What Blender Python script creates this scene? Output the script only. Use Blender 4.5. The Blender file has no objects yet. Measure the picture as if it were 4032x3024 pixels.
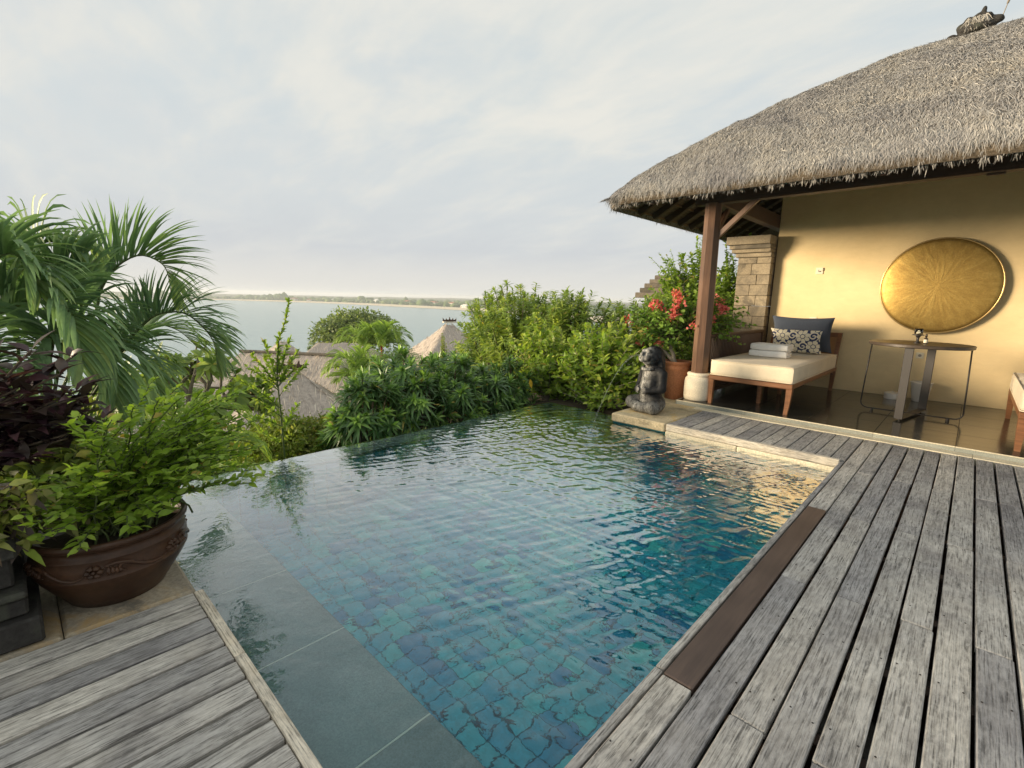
import bpy, math, random
import numpy as np
from mathutils import Matrix, Vector

random.seed(7)
rng = np.random.default_rng(7)
C = bpy.context.scene.collection
scene = bpy.context.scene
PI = math.pi

# ------------------------------------------------------------------ camera
cam_data = bpy.data.cameras.new('camera')
cam = bpy.data.objects.new('camera', cam_data)
C.objects.link(cam)
cam_data.sensor_width = 36.0
cam_data.lens = 16.886
cam_data.clip_start = 0.05
cam_data.clip_end = 9000.0
right = Vector((0.72233, 0.69114, 0.02379))
up = Vector((-0.13813, 0.11049, 0.98423))
back = Vector((0.67761, -0.71423, 0.17528))
cam.matrix_world = Matrix(((right.x, up.x, back.x, 0.0), (right.y, up.y, back.y, 0.0),
                           (right.z, up.z, back.z, 1.25), (0, 0, 0, 1)))
scene.camera = cam

# ------------------------------------------------------------------ light
SUN_EL = math.radians(5.5)
SUN_DIR = Vector((-0.70, -0.715, 0)).normalized()      # horizontal direction towards the sun
sun_data = bpy.data.lights.new('sun', 'SUN')
sun_data.energy = 4.6
sun_data.angle = math.radians(18.0)
sun_data.color = (1.0, 0.81, 0.57)
sun = bpy.data.objects.new('sun', sun_data)
C.objects.link(sun)
to_sun = Vector((SUN_DIR.x * math.cos(SUN_EL), SUN_DIR.y * math.cos(SUN_EL), math.sin(SUN_EL)))
sun.rotation_euler = to_sun.to_track_quat('Z', 'Y').to_euler()
sun.location = (0, 0, 20)

scene.view_settings.view_transform = 'Standard'
scene.view_settings.look = 'None'
scene.view_settings.exposure = 0.90
scene.view_settings.gamma = 1.0
scene.view_settings.use_curve_mapping = False
scene.cycles.use_denoising = True
scene.cycles.max_bounces = 10
scene.cycles.transparent_max_bounces = 8
scene.cycles.volume_bounces = 1
scene.cycles.sample_clamp_indirect = 6.0
scene.cycles.caustics_refractive = True
scene.cycles.caustics_reflective = False

# ------------------------------------------------------------------ node helpers
class NT:
    def __init__(s, tree):
        s.t = tree; s.n = tree.nodes; s.l = tree.links
    def node(s, typ, ins=None, **props):
        n = s.n.new(typ)
        for k, v in props.items():
            setattr(n, k, v)
        for k, v in (ins or {}).items():
            s.set(n, k, v)
        return n
    def set(s, n, k, v):
        sock = n.inputs[k]
        if isinstance(v, bpy.types.NodeSocket):
            s.l.new(v, sock)
        elif isinstance(v, bpy.types.Node):
            s.l.new(v.outputs[0], sock)
        else:
            if sock.type == 'RGBA' and len(v) == 3:
                v = (*v, 1)
            sock.default_value = v
    def math(s, op, a, b=None, c=None, clamp=False):
        n = s.n.new('ShaderNodeMath'); n.operation = op; n.use_clamp = clamp
        for i, v in enumerate((a, b, c)):
            if v is not None:
                s.set(n, i, v)
        return n.outputs[0]
    def vmath(s, op, a, b=None):
        n = s.n.new('ShaderNodeVectorMath'); n.operation = op
        s.set(n, 0, a)
        if b is not None:
            s.set(n, 1, b)
        return n.outputs[1] if op in ('LENGTH', 'DOT_PRODUCT') else n.outputs[0]
    def mix(s, f, a, b, blend='MIX'):
        n = s.n.new('ShaderNodeMix'); n.data_type = 'RGBA'; n.blend_type = blend
        s.set(n, 0, f); s.set(n, 6, a); s.set(n, 7, b)
        return n.outputs[2]
    def noise(s, vec, scale, detail=4, rough=0.55, dist=0.0, out=0):
        n = s.n.new('ShaderNodeTexNoise')
        s.set(n, 'Vector', vec); s.set(n, 'Scale', scale); s.set(n, 'Detail', detail)
        s.set(n, 'Roughness', rough); s.set(n, 'Distortion', dist)
        return n.outputs[out]
    def ramp(s, f, stops, interp='LINEAR'):
        n = s.n.new('ShaderNodeValToRGB'); n.color_ramp.interpolation = interp
        e = n.color_ramp.elements
        while len(e) < len(stops):
            e.new(0.5)
        for el, (p, col) in zip(e, stops):
            el.position = p
            el.color = (*col, 1) if len(col) == 3 else col
        s.set(n, 0, f)
        return n.outputs[0]
    def mapping(s, vec, scale=(1, 1, 1), rot=(0, 0, 0), loc=(0, 0, 0)):
        n = s.n.new('ShaderNodeMapping')
        s.set(n, 'Vector', vec); s.set(n, 'Scale', scale); s.set(n, 'Rotation', rot); s.set(n, 'Location', loc)
        return n.outputs[0]
    def bump(s, h, strength=0.3, dist=0.01, normal=None):
        n = s.n.new('ShaderNodeBump')
        s.set(n, 'Height', h); s.set(n, 'Strength', strength); s.set(n, 'Distance', dist)
        if normal is not None:
            s.set(n, 'Normal', normal)
        return n.outputs[0]

# ------------------------------------------------------------------ sky
world = bpy.data.worlds.new('World')
scene.world = world
world.use_nodes = True
w = NT(world.node_tree)
w.n.clear()
SKY_STRENGTH = 0.10
sky = w.node('ShaderNodeTexSky', sky_type='NISHITA', sun_disc=False)
sky.sun_elevation = SUN_EL
sky.sun_rotation = math.atan2(SUN_DIR.x, SUN_DIR.y)
sky.air_density = 1.0
sky.dust_density = 1.5
sky.ozone_density = 1.0
tc = w.node('ShaderNodeTexCoord').outputs['Generated']
sep = w.node('ShaderNodeSeparateXYZ', {0: tc})
zc = w.math('MAXIMUM', sep.outputs[2], 0.0)
den = w.math('ADD', zc, 0.20)
cx = w.math('DIVIDE', sep.outputs[0], den)
cy = w.math('DIVIDE', sep.outputs[1], den)
cv = w.node('ShaderNodeCombineXYZ', {0: cx, 1: cy, 2: 0.0}).outputs[0]
big = w.noise(w.mapping(cv, (0.55, 0.8, 1), rot=(0, 0, 0.75), loc=(3.1, 1.2, 0)), 1.0, 3, 0.5, 0.3)
med = w.noise(w.mapping(cv, (0.9, 1.9, 1), rot=(0, 0, 0.75), loc=(0.4, 7.0, 0)), 1.6, 6, 0.6, 0.5)
fine = w.noise(w.mapping(cv, (1.2, 2.6, 1), rot=(0, 0, 0.75), loc=(5.4, 2.0, 0)), 3.4, 7, 0.62, 0.4)
m = w.math('ADD', w.math('MULTIPLY', big, 0.5), w.math('ADD', w.math('MULTIPLY', med, 0.38), w.math('MULTIPLY', fine, 0.12)))
cloud = w.ramp(m, [(0.34, (0.435, 0.458, 0.482)), (0.45, (0.475, 0.488, 0.495)), (0.53, (0.525, 0.522, 0.502)), (0.64, (0.565, 0.55, 0.515))])
cloud10 = w.mix(1.0, cloud, (8.0, 8.05, 7.9), 'MULTIPLY')   # divided again by the background strength
# thin bright layer low on the horizon, lavender bank of stratus just above it
lowband = w.ramp(zc, [(0.0, (0.53, 0.51, 0.475)), (0.04, (0.50, 0.49, 0.475)), (0.09, (0.425, 0.438, 0.46)), (0.2, (0.44, 0.458, 0.478))])
lowband10 = w.mix(1.0, lowband, (8.0, 8.05, 7.9), 'MULTIPLY')
lowfac = w.ramp(w.math('ADD', zc, w.math('MULTIPLY', w.math('SUBTRACT', med, 0.5), 0.28)), [(0.06, (1, 1, 1)), (0.30, (0, 0, 0))])
cl2 = w.mix(w.math('MULTIPLY', lowfac, 0.85), cloud10, lowband10)
thin = w.ramp(w.math('ADD', w.math('MULTIPLY', med, 0.6), w.math('MULTIPLY', fine, 0.4)), [(0.36, (0.55, 0.55, 0.55)), (0.58, (1, 1, 1))])
skyblue = w.mix(0.75, sky.outputs[0], (3.95, 4.45, 4.6))
gapcol = w.mix(lowfac, skyblue, lowband10)
final = w.mix(w.math('MULTIPLY', thin, 0.97), gapcol, cl2)
bg = w.node('ShaderNodeBackground', {'Color': final, 'Strength': SKY_STRENGTH})
wo = w.node('ShaderNodeOutputWorld')
w.l.new(bg.outputs[0], wo.inputs[0])

# ------------------------------------------------------------------ objects and parenting
def tag(o, label=None, cat=None, group=None, kind=None):
    if label: o['label'] = label
    if cat: o['category'] = cat
    if group: o['group'] = group
    if kind: o['kind'] = kind
    return o
OFF = {}
def woff(o):
    return OFF.get(o.name, np.zeros(3))
def thing(name, loc=(0, 0, 0), label=None, cat=None, group=None, kind=None):
    o = bpy.data.objects.new(name, None)
    o.empty_display_size = 0.1
    C.objects.link(o)
    o.location = loc
    OFF[o.name] = np.array(loc, float)
    return tag(o, label, cat, group, kind)
def mesh_from(name, V, F, smooth=False, tint=None):
    me = bpy.data.meshes.new(name)
    V = np.asarray(V, np.float32).reshape(-1, 3)
    if isinstance(F, np.ndarray):
        n, k = F.shape
        me.vertices.add(len(V)); me.vertices.foreach_set('co', V.ravel())
        me.loops.add(n * k); me.loops.foreach_set('vertex_index', F.astype(np.int32).ravel())
        me.polygons.add(n)
        me.polygons.foreach_set('loop_start', np.arange(0, n * k, k, dtype=np.int32))
        me.polygons.foreach_set('loop_total', np.full(n, k, np.int32))
        me.update(calc_edges=True)
        me.validate()
    else:
        me.from_pydata([tuple(v) for v in V.tolist()], [], F)
        me.update()
    if smooth:
        me.polygons.foreach_set('use_smooth', np.ones(len(me.polygons), bool))
    if tint is not None:
        a = me.attributes.new('tint', 'FLOAT', 'POINT')
        a.data.foreach_set('value', np.asarray(tint, np.float32))
    return me
def obj(name, V, F, mat, parent=None, smooth=False, tint=None, kind=None, loc=None, label=None, cat=None, group=None):
    """one mesh object; V in world coordinates; loc = where its origin goes"""
    V = np.asarray(V, float).reshape(-1, 3)
    po = woff(parent) if parent is not None else np.zeros(3)
    lo = np.asarray(loc, float) if loc is not None else (po if parent is not None else np.zeros(3))
    me = mesh_from(name, V - lo, F, smooth, tint)
    o = bpy.data.objects.new(name, me)
    if mat: me.materials.append(mat)
    C.objects.link(o)
    if parent is not None: o.parent = parent
    o.location = lo - po
    OFF[o.name] = lo.copy()
    return tag(o, label, cat, group, kind)
def inst(o, loc, parent=None, rot=None, scale=None):
    """copy of a mesh object sharing its data; loc in world coordinates"""
    c = o.copy()
    for k in ('label', 'category', 'group'):
        if k in c: del c[k]
    C.objects.link(c)
    po = woff(parent) if parent is not None else np.zeros(3)
    c.parent = parent
    c.location = np.asarray(loc, float) - po
    OFF[c.name] = np.asarray(loc, float)
    if rot is not None: c.rotation_euler = rot
    if scale is not None: c.scale = scale
    return c

# ------------------------------------------------------------------ shape helpers
class MB:
    def __init__(s): s.V = []; s.F = []; s.n = 0
    def add(s, V, F):
        V = np.asarray(V, float).reshape(-1, 3)
        for f in (F.tolist() if isinstance(F, np.ndarray) else F):
            s.F.append([i + s.n for i in f])
        s.V.append(V); s.n += len(V)
        return s
    def box(s, c, size, bev=0.004, rot=None):
        V, F = chamfer_box(size, bev)
        if rot is not None: V = V @ np.asarray(rot).T
        return s.add(V + np.asarray(c, float), F)
    def tube(s, pts, rad, n=8, cap=True):
        return s.add(*tube(pts, rad, n, cap))
    def lathe(s, prof, c=(0, 0, 0), n=32, cap=True):
        V, F = lathe(prof, n, cap)
        return s.add(V + np.asarray(c, float), F)
    def build(s, name, mat, parent=None, **k):
        return obj(name, np.concatenate(s.V), s.F, mat, parent, **k)
def chamfer_box(size, b=0.004):
    h = np.asarray(size, float) / 2
    b = min(b, h.min() * 0.9)
    V = []; idx = {}
    for sx in (-1, 1):
        for sy in (-1, 1):
            for sz in (-1, 1):
                sg = np.array((sx, sy, sz))
                for a in range(3):
                    p = sg * h
                    for q in range(3):
                        if q != a: p[q] -= sg[q] * b
                    idx[(sx, sy, sz, a)] = len(V); V.append(p.copy())
    F = []
    for a in range(3):
        u, v = (a + 1) % 3, (a + 2) % 3
        for sg in (-1, 1):
            q = []
            for su, sv in ((-1, -1), (1, -1), (1, 1), (-1, 1)):
                k = [0, 0, 0]; k[a] = sg; k[u] = su; k[v] = sv
                q.append(idx[(*k, a)])
            F.append(q if sg > 0 else q[::-1])
        for su in (-1, 1):      # edges running along a
            for sv in (-1, 1):
                k0 = [0, 0, 0]; k1 = [0, 0, 0]
                k0[a] = -1; k1[a] = 1
                for k in (k0, k1): k[u] = su; k[v] = sv
                q = [idx[(*k0, u)], idx[(*k1, u)], idx[(*k1, v)], idx[(*k0, v)]]
                F.append(q if su * sv > 0 else q[::-1])
    for sx in (-1, 1):
        for sy in (-1, 1):
            for sz in (-1, 1):
                q = [idx[(sx, sy, sz, a)] for a in range(3)]
                F.append(q if sx * sy * sz > 0 else q[::-1])
    return np.array(V), F
def tube(pts, rad, n=8, cap=True):
    P = np.asarray(pts, float); m = len(P)
    r = np.broadcast_to(np.asarray(rad, float), (m,))
    T = np.gradient(P, axis=0); T /= np.linalg.norm(T, axis=1)[:, None] + 1e-12
    a = np.array((0, 0, 1.0)) if abs(T[0][2]) < 0.9 else np.array((1.0, 0, 0))
    u = np.cross(T[0], a); u /= np.linalg.norm(u)
    V = []
    th = np.arange(n) * 2 * PI / n
    for i in range(m):
        u = u - T[i] * (u @ T[i]); u /= np.linalg.norm(u) + 1e-12
        v = np.cross(T[i], u)
        V.append(P[i] + r[i] * (np.cos(th)[:, None] * u + np.sin(th)[:, None] * v))
    F = []
    for i in range(m - 1):
        for j in range(n):
            k = (j + 1) % n
            F.append([i * n + j, i * n + k, (i + 1) * n + k, (i + 1) * n + j])
    if cap:
        F.append(list(range(n))[::-1]); F.append([(m - 1) * n + j for j in range(n)])
    return np.concatenate(V), F
def lathe(prof, n=32, cap=True):
    prof = np.asarray(prof, float); m = len(prof)
    th = np.arange(n) * 2 * PI / n
    V = np.stack([prof[:, 0][:, None] * np.cos(th), prof[:, 0][:, None] * np.sin(th), np.repeat(prof[:, 1][:, None], n, 1)], -1).reshape(-1, 3)
    F = []
    for i in range(m - 1):
        for j in range(n):
            k = (j + 1) % n
            F.append([i * n + j, i * n + k, (i + 1) * n + k, (i + 1) * n + j])
    if cap:
        F.append(list(range(n))[::-1]); F.append([(m - 1) * n + j for j in range(n)])
    return V, F
def spline(pts, n=24):
    P = np.asarray(pts, float); m = len(P)
    out = []
    t = np.linspace(0, m - 1, n)
    for x in t:
        i = min(int(x), m - 2); u = x - i
        p0 = P[max(i - 1, 0)]; p1 = P[i]; p2 = P[i + 1]; p3 = P[min(i + 2, m - 1)]
        out.append(0.5 * ((2 * p1) + (-p0 + p2) * u + (2 * p0 - 5 * p1 + 4 * p2 - p3) * u * u + (-p0 + 3 * p1 - 3 * p2 + p3) * u ** 3))
    return np.array(out)
def rotz(a):
    c, s = math.cos(a), math.sin(a)
    return np.array(((c, -s, 0), (s, c, 0), (0, 0, 1.0)))
def rotx(a):
    c, s = math.cos(a), math.sin(a)
    return np.array(((1.0, 0, 0), (0, c, -s), (0, s, c)))
def roty(a):
    c, s = math.cos(a), math.sin(a)
    return np.array(((c, 0, s), (0, 1.0, 0), (-s, 0, c)))
def unit(v):
    v = np.asarray(v, float)
    return v / (np.linalg.norm(v, axis=-1, keepdims=True) + 1e-12)
def grid_mesh(xs, ys, zf):
    X, Y = np.meshgrid(xs, ys, indexing='ij')
    Z = zf(X, Y)
    V = np.stack([X, Y, Z], -1).reshape(-1, 3)
    nx, ny = len(xs), len(ys)
    i, j = np.meshgrid(np.arange(nx - 1), np.arange(ny - 1), indexing='ij')
    a = (i * ny + j).ravel()
    F = np.stack([a, a + ny, a + ny + 1, a + 1], -1)
    return V, F
def vnoise(P, seed=0):
    """cheap smooth value noise in 3-D, about -1..1"""
    P = np.asarray(P, float)
    i = np.floor(P).astype(np.int64); f = P - i; f = f * f * (3 - 2 * f)
    def hsh(a, b, c):
        n = (a * 73856093) ^ (b * 19349663) ^ (c * 83492791) ^ (seed * 2654435761)
        n = (n ^ (n >> 13)) * 1274126177
        return ((n ^ (n >> 16)) & 0xffff) / 32767.5 - 1
    r = 0
    for dx in (0, 1):
        wx = f[..., 0] if dx else 1 - f[..., 0]
        for dy in (0, 1):
            wy = f[..., 1] if dy else 1 - f[..., 1]
            for dz in (0, 1):
                wz = f[..., 2] if dz else 1 - f[..., 2]
                r = r + wx * wy * wz * hsh(i[..., 0] + dx, i[..., 1] + dy, i[..., 2] + dz)
    return r
def sdf_mesh(fn, lo, hi, step):
    """surface nets of fn(P) < 0"""
    lo = np.asarray(lo, float); hi = np.asarray(hi, float)
    n = np.ceil((hi - lo) / step).astype(int) + 1
    ax = [lo[k] + np.arange(n[k]) * step for k in range(3)]
    G = np.stack(np.meshgrid(*ax, indexing='ij'), -1)
    D = fn(G)
    ins = D < 0
    c = n - 1
    cnt = np.zeros(c); acc = np.zeros((*c, 3))
    for a in range(3):
        sl0 = [slice(None)] * 3; sl1 = [slice(None)] * 3
        sl0[a] = slice(0, -1); sl1[a] = slice(1, None)
        d0 = D[tuple(sl0)]; d1 = D[tuple(sl1)]
        cr = ins[tuple(sl0)] != ins[tuple(sl1)]
        t = np.where(cr, d0 / np.where(d0 == d1, 1, d0 - d1), 0)
        pt = G[tuple(sl0)] + t[..., None] * (G[tuple(sl1)] - G[tuple(sl0)])
        u, v = [q for q in range(3) if q != a]
        for du in (0, 1):
            for dv in (0, 1):
                s = [slice(0, c[a])] * 3
                s[a] = slice(0, c[a]); s[u] = slice(du, du + c[u]); s[v] = slice(dv, dv + c[v])
                s = tuple(s)
                cnt += cr[s]; acc += np.where(cr[s][..., None], pt[s], 0)
    act = cnt > 0
    idx = -np.ones(c, int); idx[act] = np.arange(act.sum())
    V = acc[act] / cnt[act][:, None]
    F = []
    for a in range(3):
        u, v = (a + 1) % 3, (a + 2) % 3
        sl0 = [slice(None)] * 3; sl1 = [slice(None)] * 3
        sl0[a] = slice(0, -1); sl1[a] = slice(1, None)
        i0 = ins[tuple(sl0)]; cr = i0 != ins[tuple(sl1)]
        q = np.argwhere(cr)
        ok = (q[:, u] > 0) & (q[:, v] > 0) & (q[:, u] < c[u]) & (q[:, v] < c[v])
        q = q[ok]; flip = ~i0[tuple(q.T)]
        e = np.eye(3, dtype=int)
        quad = np.stack([idx[tuple((q - e[u] - e[v]).T)], idx[tuple((q - e[v]).T)], idx[tuple(q.T)], idx[tuple((q - e[u]).T)]], -1)
        quad[flip] = quad[flip][:, ::-1]
        F.append(quad)
    return V, np.concatenate(F)
def smin(a, b, k):
    h = np.clip(0.5 + 0.5 * (b - a) / k, 0, 1)
    return b * (1 - h) + a * h - k * h * (1 - h)
def sd_ell(P, c, r, R=None):
    q = P - np.asarray(c)
    if R is not None: q = q @ np.asarray(R)
    r = np.asarray(r, float)
    k0 = np.linalg.norm(q / r, axis=-1); k1 = np.linalg.norm(q / r ** 2, axis=-1)
    return k0 * (k0 - 1) / (k1 + 1e-9)
def sd_cone(P, a, b, ra, rb):
    a = np.asarray(a, float); b = np.asarray(b, float)
    ba = b - a; t = np.clip(((P - a) @ ba) / (ba @ ba), 0, 1)
    return np.linalg.norm(P - a - t[..., None] * ba, axis=-1) - (ra + (rb - ra) * t)

# ------------------------------------------------------------------ leaves
class Bag:
    """many leaves collected into one mesh with a per-leaf tint"""
    def __init__(s): s.P = []; s.D = []; s.N = []; s.L = []; s.W = []; s.X = []; s.n = 0; s.V = []; s.F = []; s.T = []
    def leaves(s, P, D, N, L, W, ts=(0, .3, .65, 1), ws=(.2, 1, .75, .03), droop=.2, fold=.2, flat=False, tint=None):
        V, F, T = leaf_arrays(P, D, N, L, W, ts, ws, droop, fold, flat, tint)
        s.V.append(V); s.F.append(F + s.n); s.T.append(T); s.n += len(V)
    def build(s, name, mat, parent=None, **k):
        if not s.V: return None
        return obj(name, np.concatenate(s.V), np.concatenate(s.F), mat, parent, smooth=True, tint=np.concatenate(s.T), **k)
def leaf_arrays(P, D, N, L, W, ts, ws, droop, fold, flat, tint):
    P = np.atleast_2d(P); n = len(P)
    D = unit(np.broadcast_to(D, (n, 3))); N = np.broadcast_to(N, (n, 3))
    L = np.broadcast_to(L, (n,)).astype(float); W = np.broadcast_to(W, (n,)).astype(float)
    droop = np.broadcast_to(droop, (n,)).astype(float)
    S = np.cross(D, N); bad = np.linalg.norm(S, axis=1) < 1e-4
    S[bad] = np.cross(D[bad], np.array((0.3, 0.5, 0.8))); S = unit(S)
    N2 = np.cross(S, D)
    k = len(ts); m = 2 if flat else 3
    V = np.zeros((n, k, m, 3))
    for j, (t, wd) in enumerate(zip(ts, ws)):
        Cc = P + D * (L * t)[:, None]
        Cc[:, 2] -= droop * t * t * L
        hw = (W * wd / 2)[:, None]
        V[:, j, 0] = Cc - S * hw + N2 * hw * fold
        V[:, j, m - 1] = Cc + S * hw + N2 * hw * fold
        if not flat: V[:, j, 1] = Cc
    b = (np.arange(n) * k * m)[:, None, None]
    j = (np.arange(k - 1) * m)[None, :, None]
    i = np.arange(m - 1)[None, None, :]
    a = (b + j + i)
    F = np.stack([a, a + 1, a + m + 1, a + m], -1).reshape(-1, 4)
    if tint is None: tint = rng.random(n)
    tint = np.where(rng.random(n) < 0.014, 1.0, np.minimum(np.broadcast_to(tint, (n,)), 0.92))      # a few yellowed leaves
    T = np.repeat(np.broadcast_to(tint, (n,)), k * m)
    return V.reshape(-1, 3), F, T
def rnd_unit(n):
    v = rng.normal(size=(n, 3)); return unit(v)

# ------------------------------------------------------------------ materials
M = {}
def new_mat(name):
    m = bpy.data.materials.new(name); m.use_nodes = True
    t = NT(m.node_tree); t.n.clear()
    out = t.node('ShaderNodeOutputMaterial')
    M[name] = m
    return m, t, out
def principled(name, build):
    """build(t) returns a dict of Principled inputs"""
    m, t, out = new_mat(name)
    b = t.node('ShaderNodeBsdfPrincipled')
    for k, v in build(t).items():
        t.set(b, k, v)
    t.l.new(b.outputs[0], out.inputs[0])
    return m
def co(t, kind='Object'):
    return t.node('ShaderNodeTexCoord').outputs[kind]
def wpos(t):
    return t.node('ShaderNodeNewGeometry').outputs['Position']
def orand(t):
    return t.node('ShaderNodeObjectInfo').outputs['Random']
def attr(t, name='tint'):
    return t.node('ShaderNodeAttribute', attribute_name=name).outputs['Fac']

def weathered(name, light, dark, axis=1, warm=(0.36, 0.32, 0.27)):
    def f(t):
        p = wpos(t); r = orand(t)
        off = t.node('ShaderNodeCombineXYZ', {0: t.math('MULTIPLY', r, 37.0), 1: t.math('MULTIPLY', r, 91.0), 2: 0.0}).outputs[0]
        pv = t.vmath('ADD', p, off)
        sc = [38, 38, 38]; sc[axis] = 2.2
        g1 = t.noise(t.mapping(pv, tuple(sc)), 1.0, 6, 0.68, 0.6)
        sc2 = [210, 210, 210]; sc2[axis] = 7
        g2 = t.noise(t.mapping(pv, tuple(sc2)), 1.0, 3, 0.6, 0.2)
        sc4 = [70, 70, 70]; sc4[axis] = 20
        g4 = t.noise(t.mapping(pv, tuple(sc4)), 1.0, 5, 0.75, 0.3)
        bl = t.noise(pv, 5.0, 4, 0.62)
        st = t.noise(pv, 1.7, 5, 0.65)
        base = t.ramp(g1, [(0.28, dark), (0.5, tuple(0.55 * a + 0.45 * b for a, b in zip(light, dark))), (0.72, light)])
        base = t.mix(t.ramp(g2, [(0.34, (0.95,) * 3), (0.52, (0, 0, 0))]), base, tuple(c * 0.36 for c in dark))
        base = t.mix(t.ramp(g4, [(0.44, (0, 0, 0)), (0.72, (0.55,) * 3)]), base, tuple(min(1, c * 1.35) for c in light))
        base = t.mix(t.ramp(g4, [(0.25, (0.55,) * 3), (0.45, (0, 0, 0))]), base, tuple(c * 0.6 for c in dark))
        base = t.mix(t.math('MULTIPLY', t.ramp(bl, [(0.45, (0, 0, 0)), (0.7, (1, 1, 1))]), 0.5), base, warm)
        stain = t.ramp(st, [(0.34, (0.62, 0.62, 0.65)), (0.50, (1, 1, 1)), (0.68, (1.18, 1.17, 1.14))])
        tone = t.ramp(r, [(0, (0.74, 0.74, 0.77)), (0.5, (1.0, 0.985, 0.96)), (1, (1.16, 1.12, 1.06))])
        base = t.mix(1.0, base, tone, 'MULTIPLY')
        base = t.mix(1.0, base, stain, 'MULTIPLY')
        hgt = t.math('ADD', t.math('MULTIPLY', g2, 0.6), g1)
        return {'Base Color': base, 'Roughness': 0.82, 'Specular IOR Level': 0.25, 'Normal': t.bump(hgt, 0.6, 0.004)}
    return principled(name, f)
weathered('deck_wood', (0.56, 0.55, 0.525), (0.23, 0.224, 0.212), warm=(0.36, 0.34, 0.31))
weathered('deck_wood_x', (0.70, 0.655, 0.565), (0.40, 0.37, 0.315), axis=0, warm=(0.62, 0.53, 0.40))

def teak(name, a, b, axis=2, rough=0.45):
    def f(t):
        p = wpos(t); r = orand(t)
        off = t.node('ShaderNodeCombineXYZ', {0: t.math('MULTIPLY', r, 13.0), 1: t.math('MULTIPLY', r, 29.0), 2: t.math('MULTIPLY', r, 7.0)}).outputs[0]
        sc = [45, 45, 45]; sc[axis] = 2.5
        g = t.noise(t.mapping(t.vmath('ADD', p, off), tuple(sc)), 1.0, 5, 0.65, 0.8)
        bl = t.noise(p, 3.0, 3, 0.5)
        base = t.ramp(g, [(0.3, b), (0.7, a)])
        base = t.mix(1.0, base, t.ramp(bl, [(0.3, (0.75,) * 3), (0.7, (1.15,) * 3)]), 'MULTIPLY')
        return {'Base Color': base, 'Roughness': t.math('ADD', t.math('MULTIPLY', g, 0.25), rough - 0.1), 'Normal': t.bump(g, 0.15, 0.002)}
    return principled(name, f)
teak('teak_post', (0.175, 0.092, 0.050), (0.085, 0.044, 0.025), 2)
teak('teak_frame', (0.30, 0.135, 0.055), (0.17, 0.07, 0.03), 0, 0.4)
teak('teak_dark', (0.075, 0.042, 0.026), (0.035, 0.02, 0.014), 0, 0.55)
teak('teak_dark_y', (0.085, 0.046, 0.028), (0.04, 0.022, 0.015), 1, 0.55)
teak('brown_plank', (0.125, 0.085, 0.065), (0.075, 0.05, 0.04), 1, 0.5)
teak('bamboo', (0.28, 0.20, 0.11), (0.16, 0.11, 0.06), 0, 0.6)

def stone(name, a, b, scale=6.0, fine=90.0, rough=0.85, bump=0.35, spots=None, orient=True, c=None):
    def f(t):
        p = wpos(t); r = orand(t)
        pv = t.vmath('ADD', p, t.node('ShaderNodeCombineXYZ', {0: t.math('MULTIPLY', r, 17.0), 1: t.math('MULTIPLY', r, 5.0), 2: t.math('MULTIPLY', r, 23.0)}).outputs[0]) if orient else p
        n1 = t.noise(pv, scale, 5, 0.62, 0.4)
        n2 = t.noise(pv, fine, 3, 0.7)
        base = t.ramp(n1, [(0.3, b), (0.68, a)])
        base = t.mix(1.0, base, t.ramp(n2, [(0.25, (0.68,) * 3), (0.75, (1.25,) * 3)]), 'MULTIPLY')
        if spots:
            n3 = t.noise(pv, scale * 0.55, 6, 0.7, 0.8)
            base = t.mix(t.ramp(n3, [(0.52, (0, 0, 0)), (0.66, (0.85,) * 3)]), base, spots)
        if c:
            n4 = t.noise(pv, scale * 0.4, 6, 0.72, 0.5)
            base = t.mix(t.ramp(n4, [(0.55, (0, 0, 0)), (0.62, (0.8,) * 3)]), base, c)
        base = t.mix(1.0, base, t.ramp(r, [(0, (0.85,) * 3), (1, (1.1,) * 3)]), 'MULTIPLY')
        return {'Base Color': base, 'Roughness': rough, 'Specular IOR Level': 0.3,
                'Normal': t.bump(t.math('ADD', n1, t.math('MULTIPLY', n2, 0.5)), bump, 0.008)}
    return principled(name, f)
stone('ledge_stone', (0.27, 0.32, 0.325), (0.20, 0.245, 0.25), 3.0, 160, 0.55, 0.15)
stone('slab_stone', (0.66, 0.555, 0.36), (0.44, 0.365, 0.235), 5.0, 60, 0.8, 0.4, spots=(0.66, 0.44, 0.14), c=(0.22, 0.19, 0.13))
stone('pot_slab', (0.42, 0.36, 0.26), (0.24, 0.215, 0.175), 5.0, 70, 0.8, 0.4, spots=(0.40, 0.27, 0.12), c=(0.13, 0.12, 0.10))
stone('pillar_stone', (0.38, 0.315, 0.215), (0.22, 0.185, 0.135), 3.0, 45, 0.9, 0.6, spots=(0.13, 0.115, 0.09), c=(0.10, 0.09, 0.072))
stone('lime_base', (0.84, 0.76, 0.60), (0.74, 0.66, 0.50), 3.0, 140, 0.85, 0.5)
stone('dark_stone', (0.055, 0.052, 0.048), (0.022, 0.021, 0.02), 5.0, 50, 0.85, 0.7, spots=(0.075, 0.08, 0.06))
stone('mossy_stone', (0.20, 0.17, 0.13), (0.10, 0.09, 0.075), 2.5, 30, 0.9, 0.6, spots=(0.06, 0.065, 0.05))
stone('riser_stone', (0.33, 0.345, 0.30), (0.24, 0.255, 0.225), 3.0, 120, 0.5, 0.1)
stone('kerb_stone', (0.78, 0.71, 0.53), (0.62, 0.55, 0.40), 6.0, 80, 0.8, 0.3)
stone('concrete', (0.35, 0.34, 0.31), (0.22, 0.21, 0.19), 2.0, 60, 0.9, 0.3)
stone('soil', (0.065, 0.05, 0.032), (0.03, 0.024, 0.016), 3.0, 30, 1.0, 0.8)
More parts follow.
